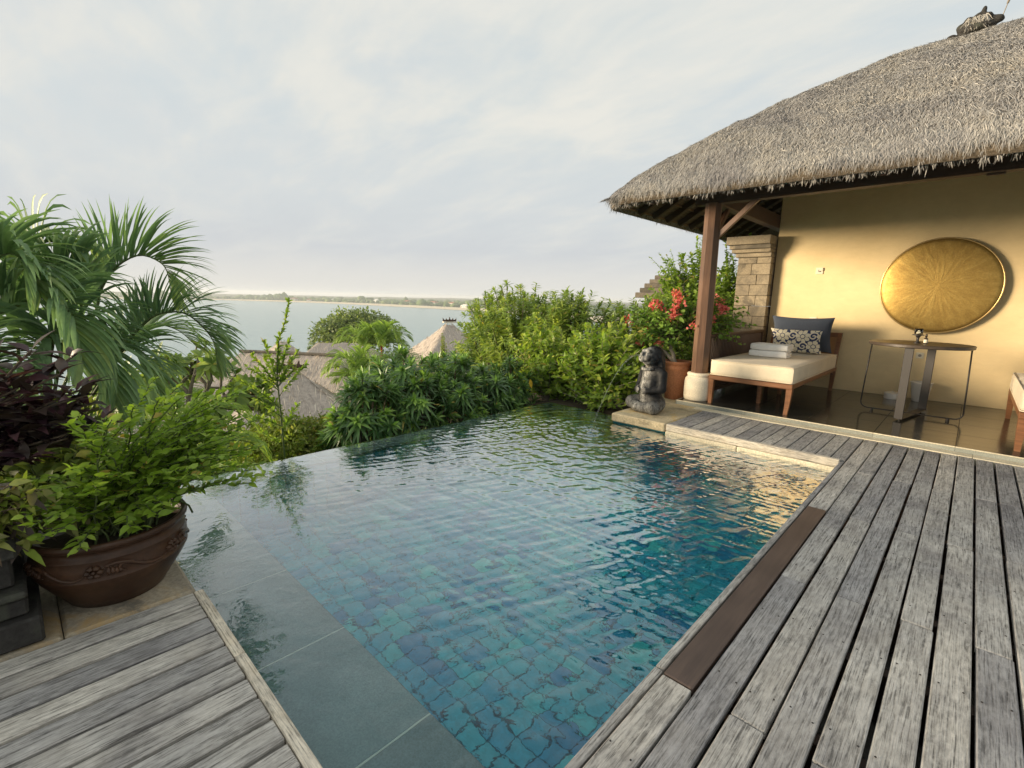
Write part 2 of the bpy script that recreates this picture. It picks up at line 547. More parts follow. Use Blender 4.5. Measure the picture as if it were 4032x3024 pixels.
stone('terracotta', (0.40, 0.165, 0.075), (0.27, 0.11, 0.052), 4.0, 60, 0.75, 0.2, spots=(0.44, 0.22, 0.12))
stone('pot_glaze', (0.082, 0.040, 0.022), (0.045, 0.023, 0.014), 3.0, 40, 0.36, 0.12, spots=(0.11, 0.055, 0.028))
stone('clay_dark', (0.12, 0.075, 0.05), (0.05, 0.035, 0.028), 5.0, 40, 0.9, 0.6)
stone('tile_roof', (0.36, 0.15, 0.08), (0.24, 0.10, 0.06), 0.2, 1.0, 0.9, 0.1)
stone('white_wall', (0.75, 0.72, 0.66), (0.62, 0.60, 0.55), 0.3, 2.0, 0.9, 0.1)
stone('sand', (0.78, 0.66, 0.46), (0.68, 0.57, 0.40), 0.02, 0.2, 0.95, 0.1, orient=False)
stone('hill_ground', (0.05, 0.075, 0.02), (0.03, 0.04, 0.015), 0.6, 5.0, 1.0, 0.6, spots=(0.09, 0.07, 0.04), orient=False)
stone('far_ground', (0.06, 0.085, 0.035), (0.04, 0.06, 0.025), 0.01, 0.1, 1.0, 0.3, orient=False)

# wet carved statue stone: pale mineral streaks where the water runs down the front
def f(t):
    p = co(t)
    n1 = t.noise(p, 9.0, 6, 0.7, 0.6); n2 = t.noise(p, 120.0, 3, 0.7)
    base = t.ramp(n1, [(0.3, (0.006, 0.0065, 0.007)), (0.7, (0.019, 0.020, 0.022))])
    base = t.mix(1.0, base, t.ramp(n2, [(0.25, (0.6,) * 3), (0.75, (1.5,) * 3)]), 'MULTIPLY')
    sp = t.node('ShaderNodeSeparateXYZ', {0: p})
    xs = t.math('ABSOLUTE', t.math('ADD', sp.outputs[0], t.math('MULTIPLY', t.math('SUBTRACT', n1, 0.5), 0.10)))
    streak = t.math('SUBTRACT', 1.0, t.math('DIVIDE', xs, 0.10), clamp=True)
    front = t.math('MULTIPLY', t.math('SUBTRACT', -0.02, sp.outputs[1]), 18.0, clamp=True)
    n3 = t.noise(t.mapping(p, (1, 1, 0.5)), 28.0, 5, 0.75)
    lower = t.math('MULTIPLY', t.math('SUBTRACT', 0.19, sp.outputs[2]), 9.0, clamp=True)
    msk = t.math('MULTIPLY', t.math('MAXIMUM', t.math('MULTIPLY', streak, front), t.math('MULTIPLY', lower, 0.5)), t.ramp(n3, [(0.36, (0, 0, 0)), (0.60, (1, 1, 1))]))
    base = t.mix(t.math('MULTIPLY', msk, 0.95), base, (0.52, 0.51, 0.47))
    base = t.mix(t.math('MULTIPLY', t.math('MULTIPLY', streak, front), t.ramp(n1, [(0.55, (0, 0, 0)), (0.62, (0.6,) * 3)])), base, (0.10, 0.09, 0.03))
    return {'Base Color': base, 'Specular IOR Level': 0.22, 'Roughness': t.ramp(n1, [(0.3, (0.42,) * 3), (0.7, (0.68,) * 3)]), 'Normal': t.bump(t.math('ADD', n1, t.math('MULTIPLY', n2, 0.5)), 0.7, 0.008)}
principled('statue_stone', f)

def f(t):
    r = attr(t)
    p = wpos(t)
    n = t.noise(p, 25.0, 4, 0.6)
    base = t.ramp(r, [(0.0, (0.016, 0.26, 0.48)), (0.22, (0.022, 0.35, 0.55)), (0.55, (0.03, 0.44, 0.58)), (0.85, (0.04, 0.50, 0.58)), (1.0, (0.075, 0.57, 0.58))])
    base = t.mix(1.0, base, t.ramp(n, [(0.3, (0.8,) * 3), (0.7, (1.15,) * 3)]), 'MULTIPLY')
    return {'Base Color': base, 'Roughness': 0.5}
principled('pool_tile', f)
principled('grout', lambda t: {'Base Color': (0.03, 0.25, 0.31), 'Roughness': 0.9})

# water
m, t, out = new_mat('pool_water')
p = wpos(t)
n1 = t.noise(t.mapping(p, (1, 1, 1), rot=(0, 0, 0.4)), 9.0, 3, 0.5, 0.6)
n2 = t.noise(p, 26.0, 2, 0.5, 0.5)
nrm = t.bump(t.math('ADD', n1, t.math('MULTIPLY', n2, 0.25)), 0.14, 0.02)
rf = t.node('ShaderNodeBsdfRefraction', {'Color': (0.80, 0.98, 1.0), 'Roughness': 0.0, 'IOR': 1.33, 'Normal': nrm})
gl = t.node('ShaderNodeBsdfGlossy', {'Color': (1, 1, 1), 'Roughness': 0.0, 'Normal': nrm})
fc = t.node('ShaderNodeLayerWeight', {'Blend': 0.5, 'Normal': nrm}).outputs['Facing']
rfl = t.math('ADD', 0.02, t.math('MULTIPLY', t.math('POWER', fc, 3.2), 1.9), clamp=True)
mx = t.node('ShaderNodeMixShader', {0: rfl})
t.l.new(rf.outputs[0], mx.inputs[1]); t.l.new(gl.outputs[0], mx.inputs[2])
t.l.new(mx.outputs[0], out.inputs[0])
principled('jet_water', lambda t: {'Base Color': (0.9, 0.95, 0.96), 'Roughness': 0.05, 'Transmission Weight': 0.85, 'IOR': 1.33})
def f(t):
    p = wpos(t)
    n = t.noise(t.mapping(p, (0.06, 0.14, 1), rot=(0, 0, 0.3)), 1.0, 5, 0.6)
    return {'Base Color': (0.33, 0.43, 0.42), 'Roughness': 0.25, 'IOR': 1.33, 'Normal': t.bump(n, 0.5, 1.2)}
principled('sea_water', f)

# thatch
def thatch(name, cols):
    def f(t):
        p = wpos(t); r = attr(t)
        bl = t.noise(p, 1.3, 5, 0.65, 0.3)
        base = t.ramp(r, [(0.0, cols[0]), (0.35, cols[1]), (0.7, cols[2]), (1.0, cols[3])])
        base = t.mix(1.0, base, t.ramp(bl, [(0.3, (0.72, 0.72, 0.76)), (0.5, (1, 1, 1)), (0.7, (1.15, 1.1, 1.0))]), 'MULTIPLY')
        return {'Base Color': base, 'Roughness': 0.95, 'Specular IOR Level': 0.1}
    return principled(name, f)
thatch('straw', [(0.18, 0.173, 0.163), (0.32, 0.308, 0.287), (0.42, 0.405, 0.376), (0.53, 0.51, 0.468)])
def f(t):
    p = wpos(t)
    n = t.noise(p, 45.0, 5, 0.75, 0.4); bl = t.noise(p, 1.3, 4, 0.6)
    base = t.ramp(n, [(0.3, (0.13, 0.118, 0.103)), (0.55, (0.29, 0.265, 0.23)), (0.75, (0.43, 0.395, 0.345))])
    base = t.mix(1.0, base, t.ramp(bl, [(0.3, (0.75,) * 3), (0.7, (1.15,) * 3)]), 'MULTIPLY')
    return {'Base Color': base, 'Roughness': 1.0, 'Specular IOR Level': 0.05, 'Normal': t.bump(n, 0.9, 0.03)}
principled('thatch_mass', f)
def f(t):
    p = wpos(t)
    n = t.noise(p, 9.0, 5, 0.75, 0.4)
    base = t.ramp(n, [(0.3, (0.33, 0.285, 0.25)), (0.6, (0.56, 0.49, 0.42))])
    return {'Base Color': base, 'Roughness': 1.0, 'Specular IOR Level': 0.05, 'Normal': t.bump(n, 0.6, 0.05)}
principled('thatch_far', f)
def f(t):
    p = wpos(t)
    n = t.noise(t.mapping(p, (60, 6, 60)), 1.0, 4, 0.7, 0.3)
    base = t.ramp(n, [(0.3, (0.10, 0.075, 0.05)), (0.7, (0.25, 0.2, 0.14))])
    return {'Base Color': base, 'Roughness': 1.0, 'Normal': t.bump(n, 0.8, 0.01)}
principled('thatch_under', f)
thatch('straw_far', [(0.35, 0.306, 0.281), (0.587, 0.512, 0.438), (0.75, 0.65, 0.537), (0.85, 0.787, 0.65)])

# plaster, floor, fabrics
def f(t):
    p = wpos(t)
    n = t.noise(p, 1.5, 4, 0.6); n2 = t.noise(p, 220.0, 3, 0.7); n3 = t.noise(t.mapping(p, (1, 1, 2.2)), 7.0, 5, 0.7, 0.6)
    base = t.ramp(n, [(0.3, (0.78, 0.605, 0.335)), (0.7, (0.84, 0.67, 0.39))])
    base = t.mix(1.0, base, t.ramp(n3, [(0.3, (0.95, 0.945, 0.93)), (0.7, (1.03, 1.03, 1.03))]), 'MULTIPLY')
    return {'Base Color': base, 'Roughness': 0.9, 'Specular IOR Level': 0.15, 'Normal': t.bump(t.math('ADD', n3, t.math('MULTIPLY', n2, 0.3)), 0.22, 0.008)}
principled('plaster', f)
def f(t):
    p = wpos(t); r = orand(t)
    n = t.noise(t.mapping(p, (3, 14, 3)), 1.0, 5, 0.6)
    base = t.ramp(n, [(0.3, (0.030, 0.029, 0.023)), (0.7, (0.052, 0.049, 0.038))])
    base = t.mix(1.0, base, t.ramp(r, [(0, (0.85,) * 3), (1, (1.15,) * 3)]), 'MULTIPLY')
    return {'Base Color': base, 'Roughness': t.ramp(n, [(0.3, (0.11,) * 3), (0.7, (0.20,) * 3)]), 'Specular IOR Level': 0.6}
principled('floor_tile', f)
principled('floor_grout', lambda t: {'Base Color': (0.11, 0.105, 0.09), 'Roughness': 0.8})
def fabric(name, a, b, weave=420.0, rough=0.95):
    def f(t):
        p = co(t)
        w1 = t.noise(t.mapping(p, (1, 0.15, 1)), weave, 2, 0.5); w2 = t.noise(t.mapping(p, (0.15, 1, 1)), weave, 2, 0.5)
        n = t.noise(p, 5.0, 4, 0.6)
        wv = t.math('MULTIPLY', t.math('ADD', w1, w2), 0.5)
        base = t.mix(t.ramp(wv, [(0.35, (0, 0, 0)), (0.65, (1, 1, 1))]), b, a)
        base = t.mix(1.0, base, t.ramp(n, [(0.3, (0.92,) * 3), (0.7, (1.05,) * 3)]), 'MULTIPLY')
        return {'Base Color': base, 'Roughness': rough, 'Specular IOR Level': 0.1, 'Sheen Weight': 0.15, 'Normal': t.bump(wv, 0.35, 0.002)}
    return principled(name, f)
fabric('cream_fabric', (0.80, 0.70, 0.53), (0.64, 0.55, 0.40))
fabric('navy_fabric', (0.080, 0.095, 0.125), (0.05, 0.062, 0.088))
fabric('towel', (0.97, 0.95, 0.91), (0.90, 0.88, 0.84), 240.0)
# floral print: cream blossoms and scrolling leaves on navy (flat print)
def f(t):
    g = co(t)
    sp = t.node('ShaderNodeSeparateXYZ', {0: g})
    x0, z0 = sp.outputs[0], sp.outputs[2]
    warp = t.noise(g, 9.0, 2, 0.5, out=1)
    ws_ = t.node('ShaderNodeSeparateXYZ', {0: warp})
    x = t.math('ADD', x0, t.math('MULTIPLY', t.math('SUBTRACT', ws_.outputs[0], 0.5), 0.018))
    z = t.math('ADD', z0, t.math('MULTIPLY', t.math('SUBTRACT', ws_.outputs[1], 0.5), 0.018))
    def cell(px, pz, ox, oz):
        u = t.math('SUBTRACT', t.math('FRACT', t.math('ADD', t.math('DIVIDE', x, px), ox)), 0.5)
        v = t.math('SUBTRACT', t.math('FRACT', t.math('ADD', t.math('DIVIDE', z, pz), oz)), 0.5)
        return t.math('MULTIPLY', u, px), t.math('MULTIPLY', v, pz)
    def flower(u, v, rad, petals, phase):
        r = t.math('SQRT', t.math('ADD', t.math('MULTIPLY', u, u), t.math('MULTIPLY', v, v)))
        a = t.math('ARCTAN2', v, u)
        edge = t.math('ADD', rad * 0.72, t.math('MULTIPLY', t.math('ABSOLUTE', t.math('SINE', t.math('ADD', t.math('MULTIPLY', a, petals / 2), phase))), rad * 0.33))
        inside = t.math('LESS_THAN', r, edge)
        # dark lines between petals and an inner ring
        line = t.math('LESS_THAN', t.math('ABSOLUTE', t.math('SINE', t.math('ADD', t.math('MULTIPLY', a, petals / 2), phase))), 0.13)
        line = t.math('MULTIPLY', line, t.math('GREATER_THAN', r, rad * 0.30))
        ring = t.math('LESS_THAN', t.math('ABSOLUTE', t.math('SUBTRACT', r, rad * 0.33)), rad * 0.05)
        dark = t.math('MAXIMUM', line, ring)
        return t.math('MULTIPLY', inside, t.math('SUBTRACT', 1.0, dark))
    def scroll(u, v, rad):
        r = t.math('SQRT', t.math('ADD', t.math('MULTIPLY', u, u), t.math('MULTIPLY', v, v)))
        a = t.math('ARCTAN2', v, u)
        sp_ = t.math('FRACT', t.math('ADD', t.math('DIVIDE', r, rad * 0.62), t.math('DIVIDE', a, 2 * PI)))
        band = t.math('LESS_THAN', t.math('ABSOLUTE', t.math('SUBTRACT', sp_, 0.5)), 0.21)
        return t.math('MULTIPLY', band, t.math('LESS_THAN', r, rad))
    u1, v1 = cell(0.25, 0.27, 0.1, 0.22)
    u2, v2 = cell(0.25, 0.27, 0.6, 0.72)
    u3, v3 = cell(0.25, 0.27, 0.6, 0.20)
    u4, v4 = cell(0.25, 0.27, 0.1, 0.72)
    ms = flower(u1, v1, 0.088, 7, 0.3)
    ms = t.math('MAXIMUM', ms, flower(u2, v2, 0.082, 6, 1.1))
    ms = t.math('MAXIMUM', ms, scroll(u3, v3, 0.066))
    ms = t.math('MAXIMUM', ms, scroll(u4, v4, 0.066))
    base = t.mix(ms, (0.045, 0.06, 0.135), (0.80, 0.74, 0.58))
    w1 = t.noise(g, 420.0, 2, 0.5)
    return {'Base Color': base, 'Roughness': 0.95, 'Specular IOR Level': 0.1, 'Normal': t.bump(w1, 0.3, 0.002)}
principled('floral_fabric', f)
def f(t):
    p = co(t)
    sp = t.node('ShaderNodeSeparateXYZ', {0: p})
    a = t.math('SINE', t.math('MULTIPLY', sp.outputs[0], 420.0)); b = t.math('SINE', t.math('MULTIPLY', sp.outputs[2], 420.0))
    k = t.math('MULTIPLY', t.math('ADD', t.math('MULTIPLY', a, b), 1.0), 0.5)
    base = t.ramp(k, [(0.2, (0.16, 0.07, 0.02)), (0.6, (0.42, 0.22, 0.08))])
    return {'Base Color': base, 'Roughness': 0.6, 'Normal': t.bump(k, 0.6, 0.003)}
principled('cane', f)
# hammered brass gong
def f(t):
    p = co(t)
    sp = t.node('ShaderNodeSeparateXYZ', {0: p})
    r = t.math('SQRT', t.math('ADD', t.math('MULTIPLY', sp.outputs[0], sp.outputs[0]), t.math('MULTIPLY', sp.outputs[2], sp.outputs[2])))
    a = t.math('ARCTAN2', sp.outputs[2], sp.outputs[0])
    pol = t.node('ShaderNodeCombineXYZ', {0: t.math('MULTIPLY', t.math('COSINE', a), 5.5), 1: t.math('MULTIPLY', t.math('SINE', a), 5.5), 2: t.math('MULTIPLY', r, 5.0)}).outputs[0]
    rad = t.noise(pol, 1.6, 5, 0.6)
    rings = t.noise(t.node('ShaderNodeCombineXYZ', {0: t.math('MULTIPLY', r, 95.0), 1: t.math('MULTIPLY', a, 0.6), 2: 0.0}).outputs[0], 1.0, 3, 0.6)
    spk = t.noise(p, 60.0, 3, 0.7)
    base = t.ramp(rad, [(0.3, (0.38, 0.245, 0.07)), (0.5, (0.45, 0.30, 0.085)), (0.7, (0.52, 0.36, 0.11))])
    base = t.mix(1.0, base, t.ramp(spk, [(0.3, (0.8,) * 3), (0.7, (1.1,) * 3)]), 'MULTIPLY')
    base = t.mix(t.ramp(r, [(0.0, (0.0,) * 3), (0.55, (0, 0, 0)), (0.6, (0.55,) * 3)]), base, (0.22, 0.13, 0.03))
    hh = t.math('ADD', t.math('MULTIPLY', rad, 1.0), t.math('MULTIPLY', rings, 0.10))
    return {'Base Color': base, 'Metallic': 0.8, 'Roughness': 0.52, 'Normal': t.bump(hh, 0.16, 0.02)}
principled('brass', f)
principled('brass_rim', lambda t: {'Base Color': (0.62, 0.45, 0.2), 'Metallic': 0.9, 'Roughness': 0.35})
principled('black_metal', lambda t: {'Base Color': (0.022, 0.019, 0.017), 'Metallic': 0.1, 'Roughness': 0.5})
principled('table_top', lambda t: {'Base Color': t.ramp(t.noise(wpos(t), 14.0, 4, 0.6), [(0.3, (0.045, 0.034, 0.025)), (0.7, (0.075, 0.055, 0.038))]), 'Roughness': 0.42})
principled('plastic_white', lambda t: {'Base Color': (0.74, 0.68, 0.52), 'Roughness': 0.5})
principled('ceramic_white', lambda t: {'Base Color': (0.80, 0.77, 0.70), 'Roughness': 0.35})
principled('plastic_grey', lambda t: {'Base Color': (0.25, 0.23, 0.2), 'Roughness': 0.5})
principled('glass', lambda t: {'Base Color': (0.95, 0.96, 0.93), 'Roughness': 0.03, 'Transmission Weight': 1.0, 'IOR': 1.3})
principled('wax', lambda t: {'Base Color': (0.85, 0.80, 0.66), 'Roughness': 0.5})
principled('bottle_dark', lambda t: {'Base Color': (0.03, 0.02, 0.012), 'Roughness': 0.2})
principled('paper_label', lambda t: {'Base Color': (0.7, 0.64, 0.5), 'Roughness': 0.8})
principled('joint_line', lambda t: {'Base Color': (0.62, 0.60, 0.54), 'Roughness': 0.9})

def leaf(name, cols, trans=0.35, rough=0.5, spec=0.4):
    m, t, out = new_mat(name)
    r = attr(t)
    n = t.noise(wpos(t), 30.0, 2, 0.5)
    stops = [(0.92 * i / (len(cols) - 1), c) for i, c in enumerate(cols)]
    if name in ('leaf_broad', 'leaf_oleander', 'leaf_dracaena', 'leaf_bougain', 'leaf_bright', 'leaf_fine', 'plumeria_leaf', 'leaf_hill'):
        stops += [(0.97, cols[-1]), (1.0, (0.52, 0.40, 0.10))]
    base = t.ramp(r, stops)
    base = t.mix(1.0, base, t.ramp(n, [(0.3, (0.85,) * 3), (0.7, (1.12,) * 3)]), 'MULTIPLY')
    b = t.node('ShaderNodeBsdfPrincipled', {'Base Color': base, 'Roughness': rough, 'Specular IOR Level': spec})
    tr = t.node('ShaderNodeBsdfTranslucent', {'Color': t.mix(1.0, base, (1.3, 1.35, 0.8), 'MULTIPLY')})
    mx = t.node('ShaderNodeMixShader', {0: trans})
    t.l.new(b.outputs[0], mx.inputs[1]); t.l.new(tr.outputs[0], mx.inputs[2])
    t.l.new(mx.outputs[0], out.inputs[0])
    return m
leaf('leaf_palm', [(0.101, 0.179, 0.098), (0.172, 0.281, 0.14), (0.243, 0.376, 0.163), (0.385, 0.488, 0.174)], 0.35)
leaf('leaf_palm_light', [(0.163, 0.26, 0.065), (0.26, 0.39, 0.081), (0.406, 0.504, 0.098)], 0.4)
leaf('leaf_purple', [(0.016, 0.01, 0.014), (0.036, 0.016, 0.023), (0.064, 0.02, 0.028), (0.043, 0.039, 0.028), (0.093, 0.043, 0.051)], 0.2, 0.42)
leaf('leaf_bright', [(0.124, 0.207, 0.021), (0.186, 0.306, 0.029), (0.248, 0.382, 0.041), (0.335, 0.459, 0.073)], 0.4, 0.45)
leaf('leaf_variegated', [(0.182, 0.26, 0.039), (0.26, 0.351, 0.052), (0.156, 0.13, 0.065), (0.442, 0.494, 0.104), (0.078, 0.058, 0.052)], 0.3)
leaf('leaf_dracaena', [(0.057, 0.122, 0.044), (0.101, 0.203, 0.059), (0.188, 0.331, 0.079), (0.408, 0.61, 0.121)], 0.25, 0.35, 0.5)
leaf('leaf_oleander', [(0.132, 0.209, 0.048), (0.208, 0.305, 0.06), (0.302, 0.41, 0.081), (0.455, 0.524, 0.105)], 0.35, 0.5)
leaf('leaf_broad', [(0.118, 0.191, 0.029), (0.19, 0.303, 0.041), (0.276, 0.402, 0.056), (0.467, 0.531, 0.089)], 0.4, 0.45)
leaf('leaf_fine', [(0.152, 0.195, 0.036), (0.237, 0.309, 0.043), (0.338, 0.406, 0.064), (0.473, 0.439, 0.114)], 0.4)
leaf('leaf_bougain', [(0.101, 0.203, 0.034), (0.169, 0.304, 0.051), (0.27, 0.423, 0.068)], 0.4)
leaf('petal_pink', [(0.62, 0.12, 0.12), (0.74, 0.2, 0.19), (0.8, 0.3, 0.26)], 0.4, 0.7, 0.1)
leaf('petal_yellow', [(0.75, 0.48, 0.05), (0.8, 0.5, 0.06)], 0.4, 0.6, 0.2)
leaf('leaf_tree', [(0.091, 0.137, 0.046), (0.155, 0.218, 0.064), (0.237, 0.309, 0.091), (0.346, 0.4, 0.109)], 0.35)
leaf('leaf_hill', [(0.101, 0.146, 0.029), (0.169, 0.227, 0.043), (0.287, 0.309, 0.057), (0.406, 0.357, 0.1)], 0.35)
leaf('leaf_far', [(0.084, 0.13, 0.06), (0.13, 0.19, 0.071), (0.19, 0.238, 0.095)], 0.0, 0.9, 0.1)
leaf('plumeria_leaf', [(0.135, 0.22, 0.051), (0.203, 0.304, 0.068), (0.321, 0.406, 0.101)], 0.4, 0.45)
stone('bark', (0.17, 0.13, 0.09), (0.085, 0.065, 0.045), 12.0, 60, 0.9, 0.6)
stone('bark_pale', (0.36, 0.31, 0.24), (0.22, 0.19, 0.15), 10.0, 50, 0.9, 0.5)
stone('stem_green', (0.13, 0.17, 0.06), (0.07, 0.10, 0.035), 12.0, 60, 0.7, 0.3)
stone('stem_red', (0.55, 0.09, 0.035), (0.40, 0.06, 0.03), 4.0, 30, 0.5, 0.2)

# ================================================================== SETTING
SEA_Z = -18.0
# --- sea
V, F = grid_mesh(np.linspace(-2450, 2450, 50), np.linspace(-2450, 2450, 50), lambda X, Y: X * 0 + SEA_Z)
obj('sea', V, F, M['sea_water'], kind='structure')

# --- far coast: polyline of the waterline (anticlockwise bay), land lies beyond it
COAST = np.array([(-1500, -2400), (-1420, -1200), (-1380, -500), (-1330, -160), (-1262, 130), (-1235, 340), (-1100, 440), (-941, 484), (-740, 492), (-551, 484),
                  (-400, 446), (-289, 401), (-190, 345), (-120, 300), (-40, 240), (60, 200), (300, 190), (900, 230), (2400, 300)], float)
def coast_dist(X, Y):
    """signed distance, positive on land"""
    P = np.stack([X, Y], -1)
    best = np.full(X.shape, 1e9); sgn = np.ones(X.shape)
    for a, b in zip(COAST[:-1], COAST[1:]):
        ab = b - a
        t = np.clip(((P - a) @ ab) / (ab @ ab), 0, 1)
        q = P - a - t[..., None] * ab
        d = np.hypot(q[..., 0], q[..., 1])
        cr = ab[0] * (P[..., 1] - a[1]) - ab[1] * (P[..., 0] - a[0])
        s = np.where(cr > 0, 1.0, -1.0)
        up_ = d < best
        best = np.where(up_, d, best); sgn = np.where(up_, s, sgn)
    return best * sgn
def land_z(X, Y):
    d = coast_dist(X, Y) + 6 * vnoise(np.stack([X / 60, Y / 60, X * 0], -1), 3)
    z = np.where(d < 0, SEA_Z + d * 0.03, SEA_Z + np.minimum(d, 30) * 0.06 + np.clip(d - 30, 0, 2000) * 0.0052)
    return z + np.clip(d - 80, 0, 300) / 300 * 1.5 * vnoise(np.stack([X / 150, Y / 150, X * 0], -1), 5)
gx = np.concatenate([np.arange(-2400, -300, 26), np.arange(-300, 2401, 75)]); gy = np.concatenate([np.arange(-2400, -300, 75), np.arange(-300, 700, 20), np.arange(700, 2401, 75)])
V, F = grid_mesh(gx, gy, land_z)
dd = coast_dist(V[:, 0], V[:, 1])
keep = (dd[F] > -60).any(1)
obj('coast', V, F[keep], M['far_ground'], kind='structure')
# beach: strip following the waterline
bpts = []
for a, b in zip(COAST[:-1], COAST[1:]):
    n = max(2, int(np.linalg.norm(b - a) / 25))
    for k in range(n):
        bpts.append(a + (b - a) * k / n)
bpts = np.array(bpts)
tg = np.gradient(bpts, axis=0); tg = unit(tg); nr = np.stack([-tg[:, 1], tg[:, 0]], -1)
rows = []
for k, (d, dz) in enumerate(((-14, 0.25), (2, 0.5), (16, 1.3), (30, 2.2), (42, 2.4))):
    jit = 4 * vnoise(np.stack([bpts[:, 0] / 40, bpts[:, 1] / 40, np.full(len(bpts), k * 1.7)], -1), 9)
    q = bpts + nr * (d + jit)[:, None]
    rows.append(np.concatenate([q, np.full((len(q), 1), SEA_Z + dz)], 1))
V = np.stack(rows, 1).reshape(-1, 3); n = len(bpts)
a = (np.arange(n - 1)[:, None] * 5 + np.arange(4)[None]).ravel()
obj('beach', V, np.stack([a, a + 5, a + 6, a + 1], -1), M['sand'], kind='structure', smooth=True)

# --- hillside under and below the terrace
def hill_z(X, Y):
    d = np.maximum(-4.3 - X, 0)
    z = -1.45 - 0.17 * d - 0.0011 * d * d
    z += 0.25 * vnoise(np.stack([X / 3, Y / 3, X * 0], -1), 2) * np.clip(d / 4, 0, 1)
    side = np.maximum(Y - 14, 0)
    z -= 0.12 * side * np.clip(d / 10, 0, 1)
    return np.maximum(z, SEA_Z - 2)
hx = np.concatenate([np.linspace(-120, -30, 46), np.linspace(-29, -4.3, 60), np.linspace(-4, 12, 10)])
hy = np.concatenate([np.linspace(-80, -8, 30), np.linspace(-7, 30, 75), np.linspace(32, 110, 36)])
V, F = grid_mesh(hx, hy, hill_z)
obj('hillside', V, F, M['hill_ground'], kind='structure', smooth=True)

# --- raised planting bed beside the villa and under the palms
mb = MB()
V, F = grid_mesh(np.linspace(-6.6, -2.56, 26), np.linspace(4.92, 12.5, 40),
                 lambda X, Y: -0.12 - 0.16 * np.clip(-3.6 - X, 0, 9) + 0.03 * vnoise(np.stack([X * 3, Y * 3, X * 0], -1), 4) - np.where(X < -6.5, 1.6, 0) - np.where(Y < 4.95, 1.4, 0))
obj('garden_bed', V, F, M['soil'], kind='structure', smooth=True)
V, F = grid_mesh(np.linspace(-6.4, -3.18, 16), np.linspace(-2.5, 0.42, 16),
                 lambda X, Y: -0.10 - 0.15 * np.clip(-3.6 - X, 0, 9) + 0.03 * vnoise(np.stack([X * 3, Y * 3, X * 0 + 5], -1), 4) - np.where(X < -6.3, 1.4, 0) - np.where(Y > 0.38, 1.3, 0))
obj('planting_bed', V, F, M['soil'], kind='structure', smooth=True)

# --- pool basin
WZ = -0.10
basin = thing('pool_basin', (-2.2, 2.5, -1.4), kind='structure')
mb = MB()
mb.box((-2.3, 2.7, -1.30), (3.4, 4.5, 0.17), 0.01)
mb.box((-2.30, 0.638, -0.83), (3.29, 0.352, 1.32), 0.004)          # under the near ledge
mb.box((-3.827, 2.66, -0.83), (0.235, 3.68, 1.32), 0.004)            # infinity wall
mb.box((-3.38, 4.69, -0.83), (1.13, 0.40, 1.32), 0.004)              # far wall, open part
mb.box((-1.72, 4.72, -0.78), (2.19, 0.14, 1.36), 0.004)            # far wall under the boardwalk
mb.box((-0.627, 2.66, -0.77), (0.05, 4.0, 1.38), 0.004)            # wall under the deck edge
mb.build('basin_shell', M['grout'], basin)
for a, b in ((-2.168, -1.45), (-1.45, -0.66)):
    V, F = chamfer_box((b - a - 0.003, 0.07, 0.052), 0.008); obj('edge_coping', V + np.array(((a + b) / 2, 4.648, -0.0935)), F, M['kerb_stone'], basin)
TS = 0.11
tile_protos = []
for k, tv in enumerate((0.02, 0.18, 0.35, 0.5, 0.62, 0.75, 0.9, 1.0)):
    V, F = chamfer_box((TS - 0.007, TS - 0.007, 0.012), 0.002)
    me = mesh_from('tile', V, F, tint=np.full(len(V), tv)); me.materials.append(M['pool_tile'])
    tile_protos.append(me)
xs = np.arange(-3.66, -0.68, TS); ys = np.arange(0.875, 4.62, TS)
cells = [(x, y) for x in xs for y in ys if not (x < -2.82 and y > 4.47)]
cells.sort(key=lambda c: math.hypot(c[0] + 1.35, c[1] - 1.55) + 0.25 * abs(c[0] + 1.35 + 0.8 * (c[1] - 1.55)))
FLZ = -1.213
wts = np.array([0.09, 0.12, 0.12, 0.2, 0.17, 0.16, 0.10, 0.04])
for i, (x, y) in enumerate(cells[:300]):
    o = bpy.data.objects.new('tile', tile_protos[rng.choice(8, p=wts)])
    C.objects.link(o); o.parent = basin
    o.location = np.array((x, y, FLZ + 0.003 + 0.002 * rng.random())) - woff(basin)
    o.rotation_euler = (rng.normal() * .006, rng.normal() * .006, rng.normal() * .012)
Vs, Fs, Ts = [], [], []
qv, qf = chamfer_box((TS - 0.007, TS - 0.007, 0.012), 0.002)
rest = [((x, y, FLZ + 0.003), np.eye(3)) for x, y in cells[300:]]
zs = np.arange(-1.15, -0.17, TS)
for y in np.arange(0.875, 4.46, TS):
    for z in zs: rest.append(((-3.706, y, z), roty(PI / 2)))
for x in np.arange(-3.66, -2.83, TS):
    for z in zs: rest.append(((x, 4.487, z), rotx(PI / 2)))
for x in np.arange(-2.76, -0.66, TS):
    for z in zs: rest.append(((x, 4.647, z), rotx(PI / 2)))
k = 0; FF = []
tv = np.array((0.02, 0.18, 0.35, 0.5, 0.62, 0.75, 0.9, 1.0))
for c, Rm in rest:
    Vs.append(qv @ Rm.T + np.array(c)); Ts.append(np.full(len(qv), tv[rng.choice(8, p=wts)]))
    for fc in qf: FF.append([q + k for q in fc])
    k += len(qv)
obj('tiling', np.concatenate(Vs), FF, M['pool_tile'], basin, tint=np.concatenate(Ts), kind='stuff')

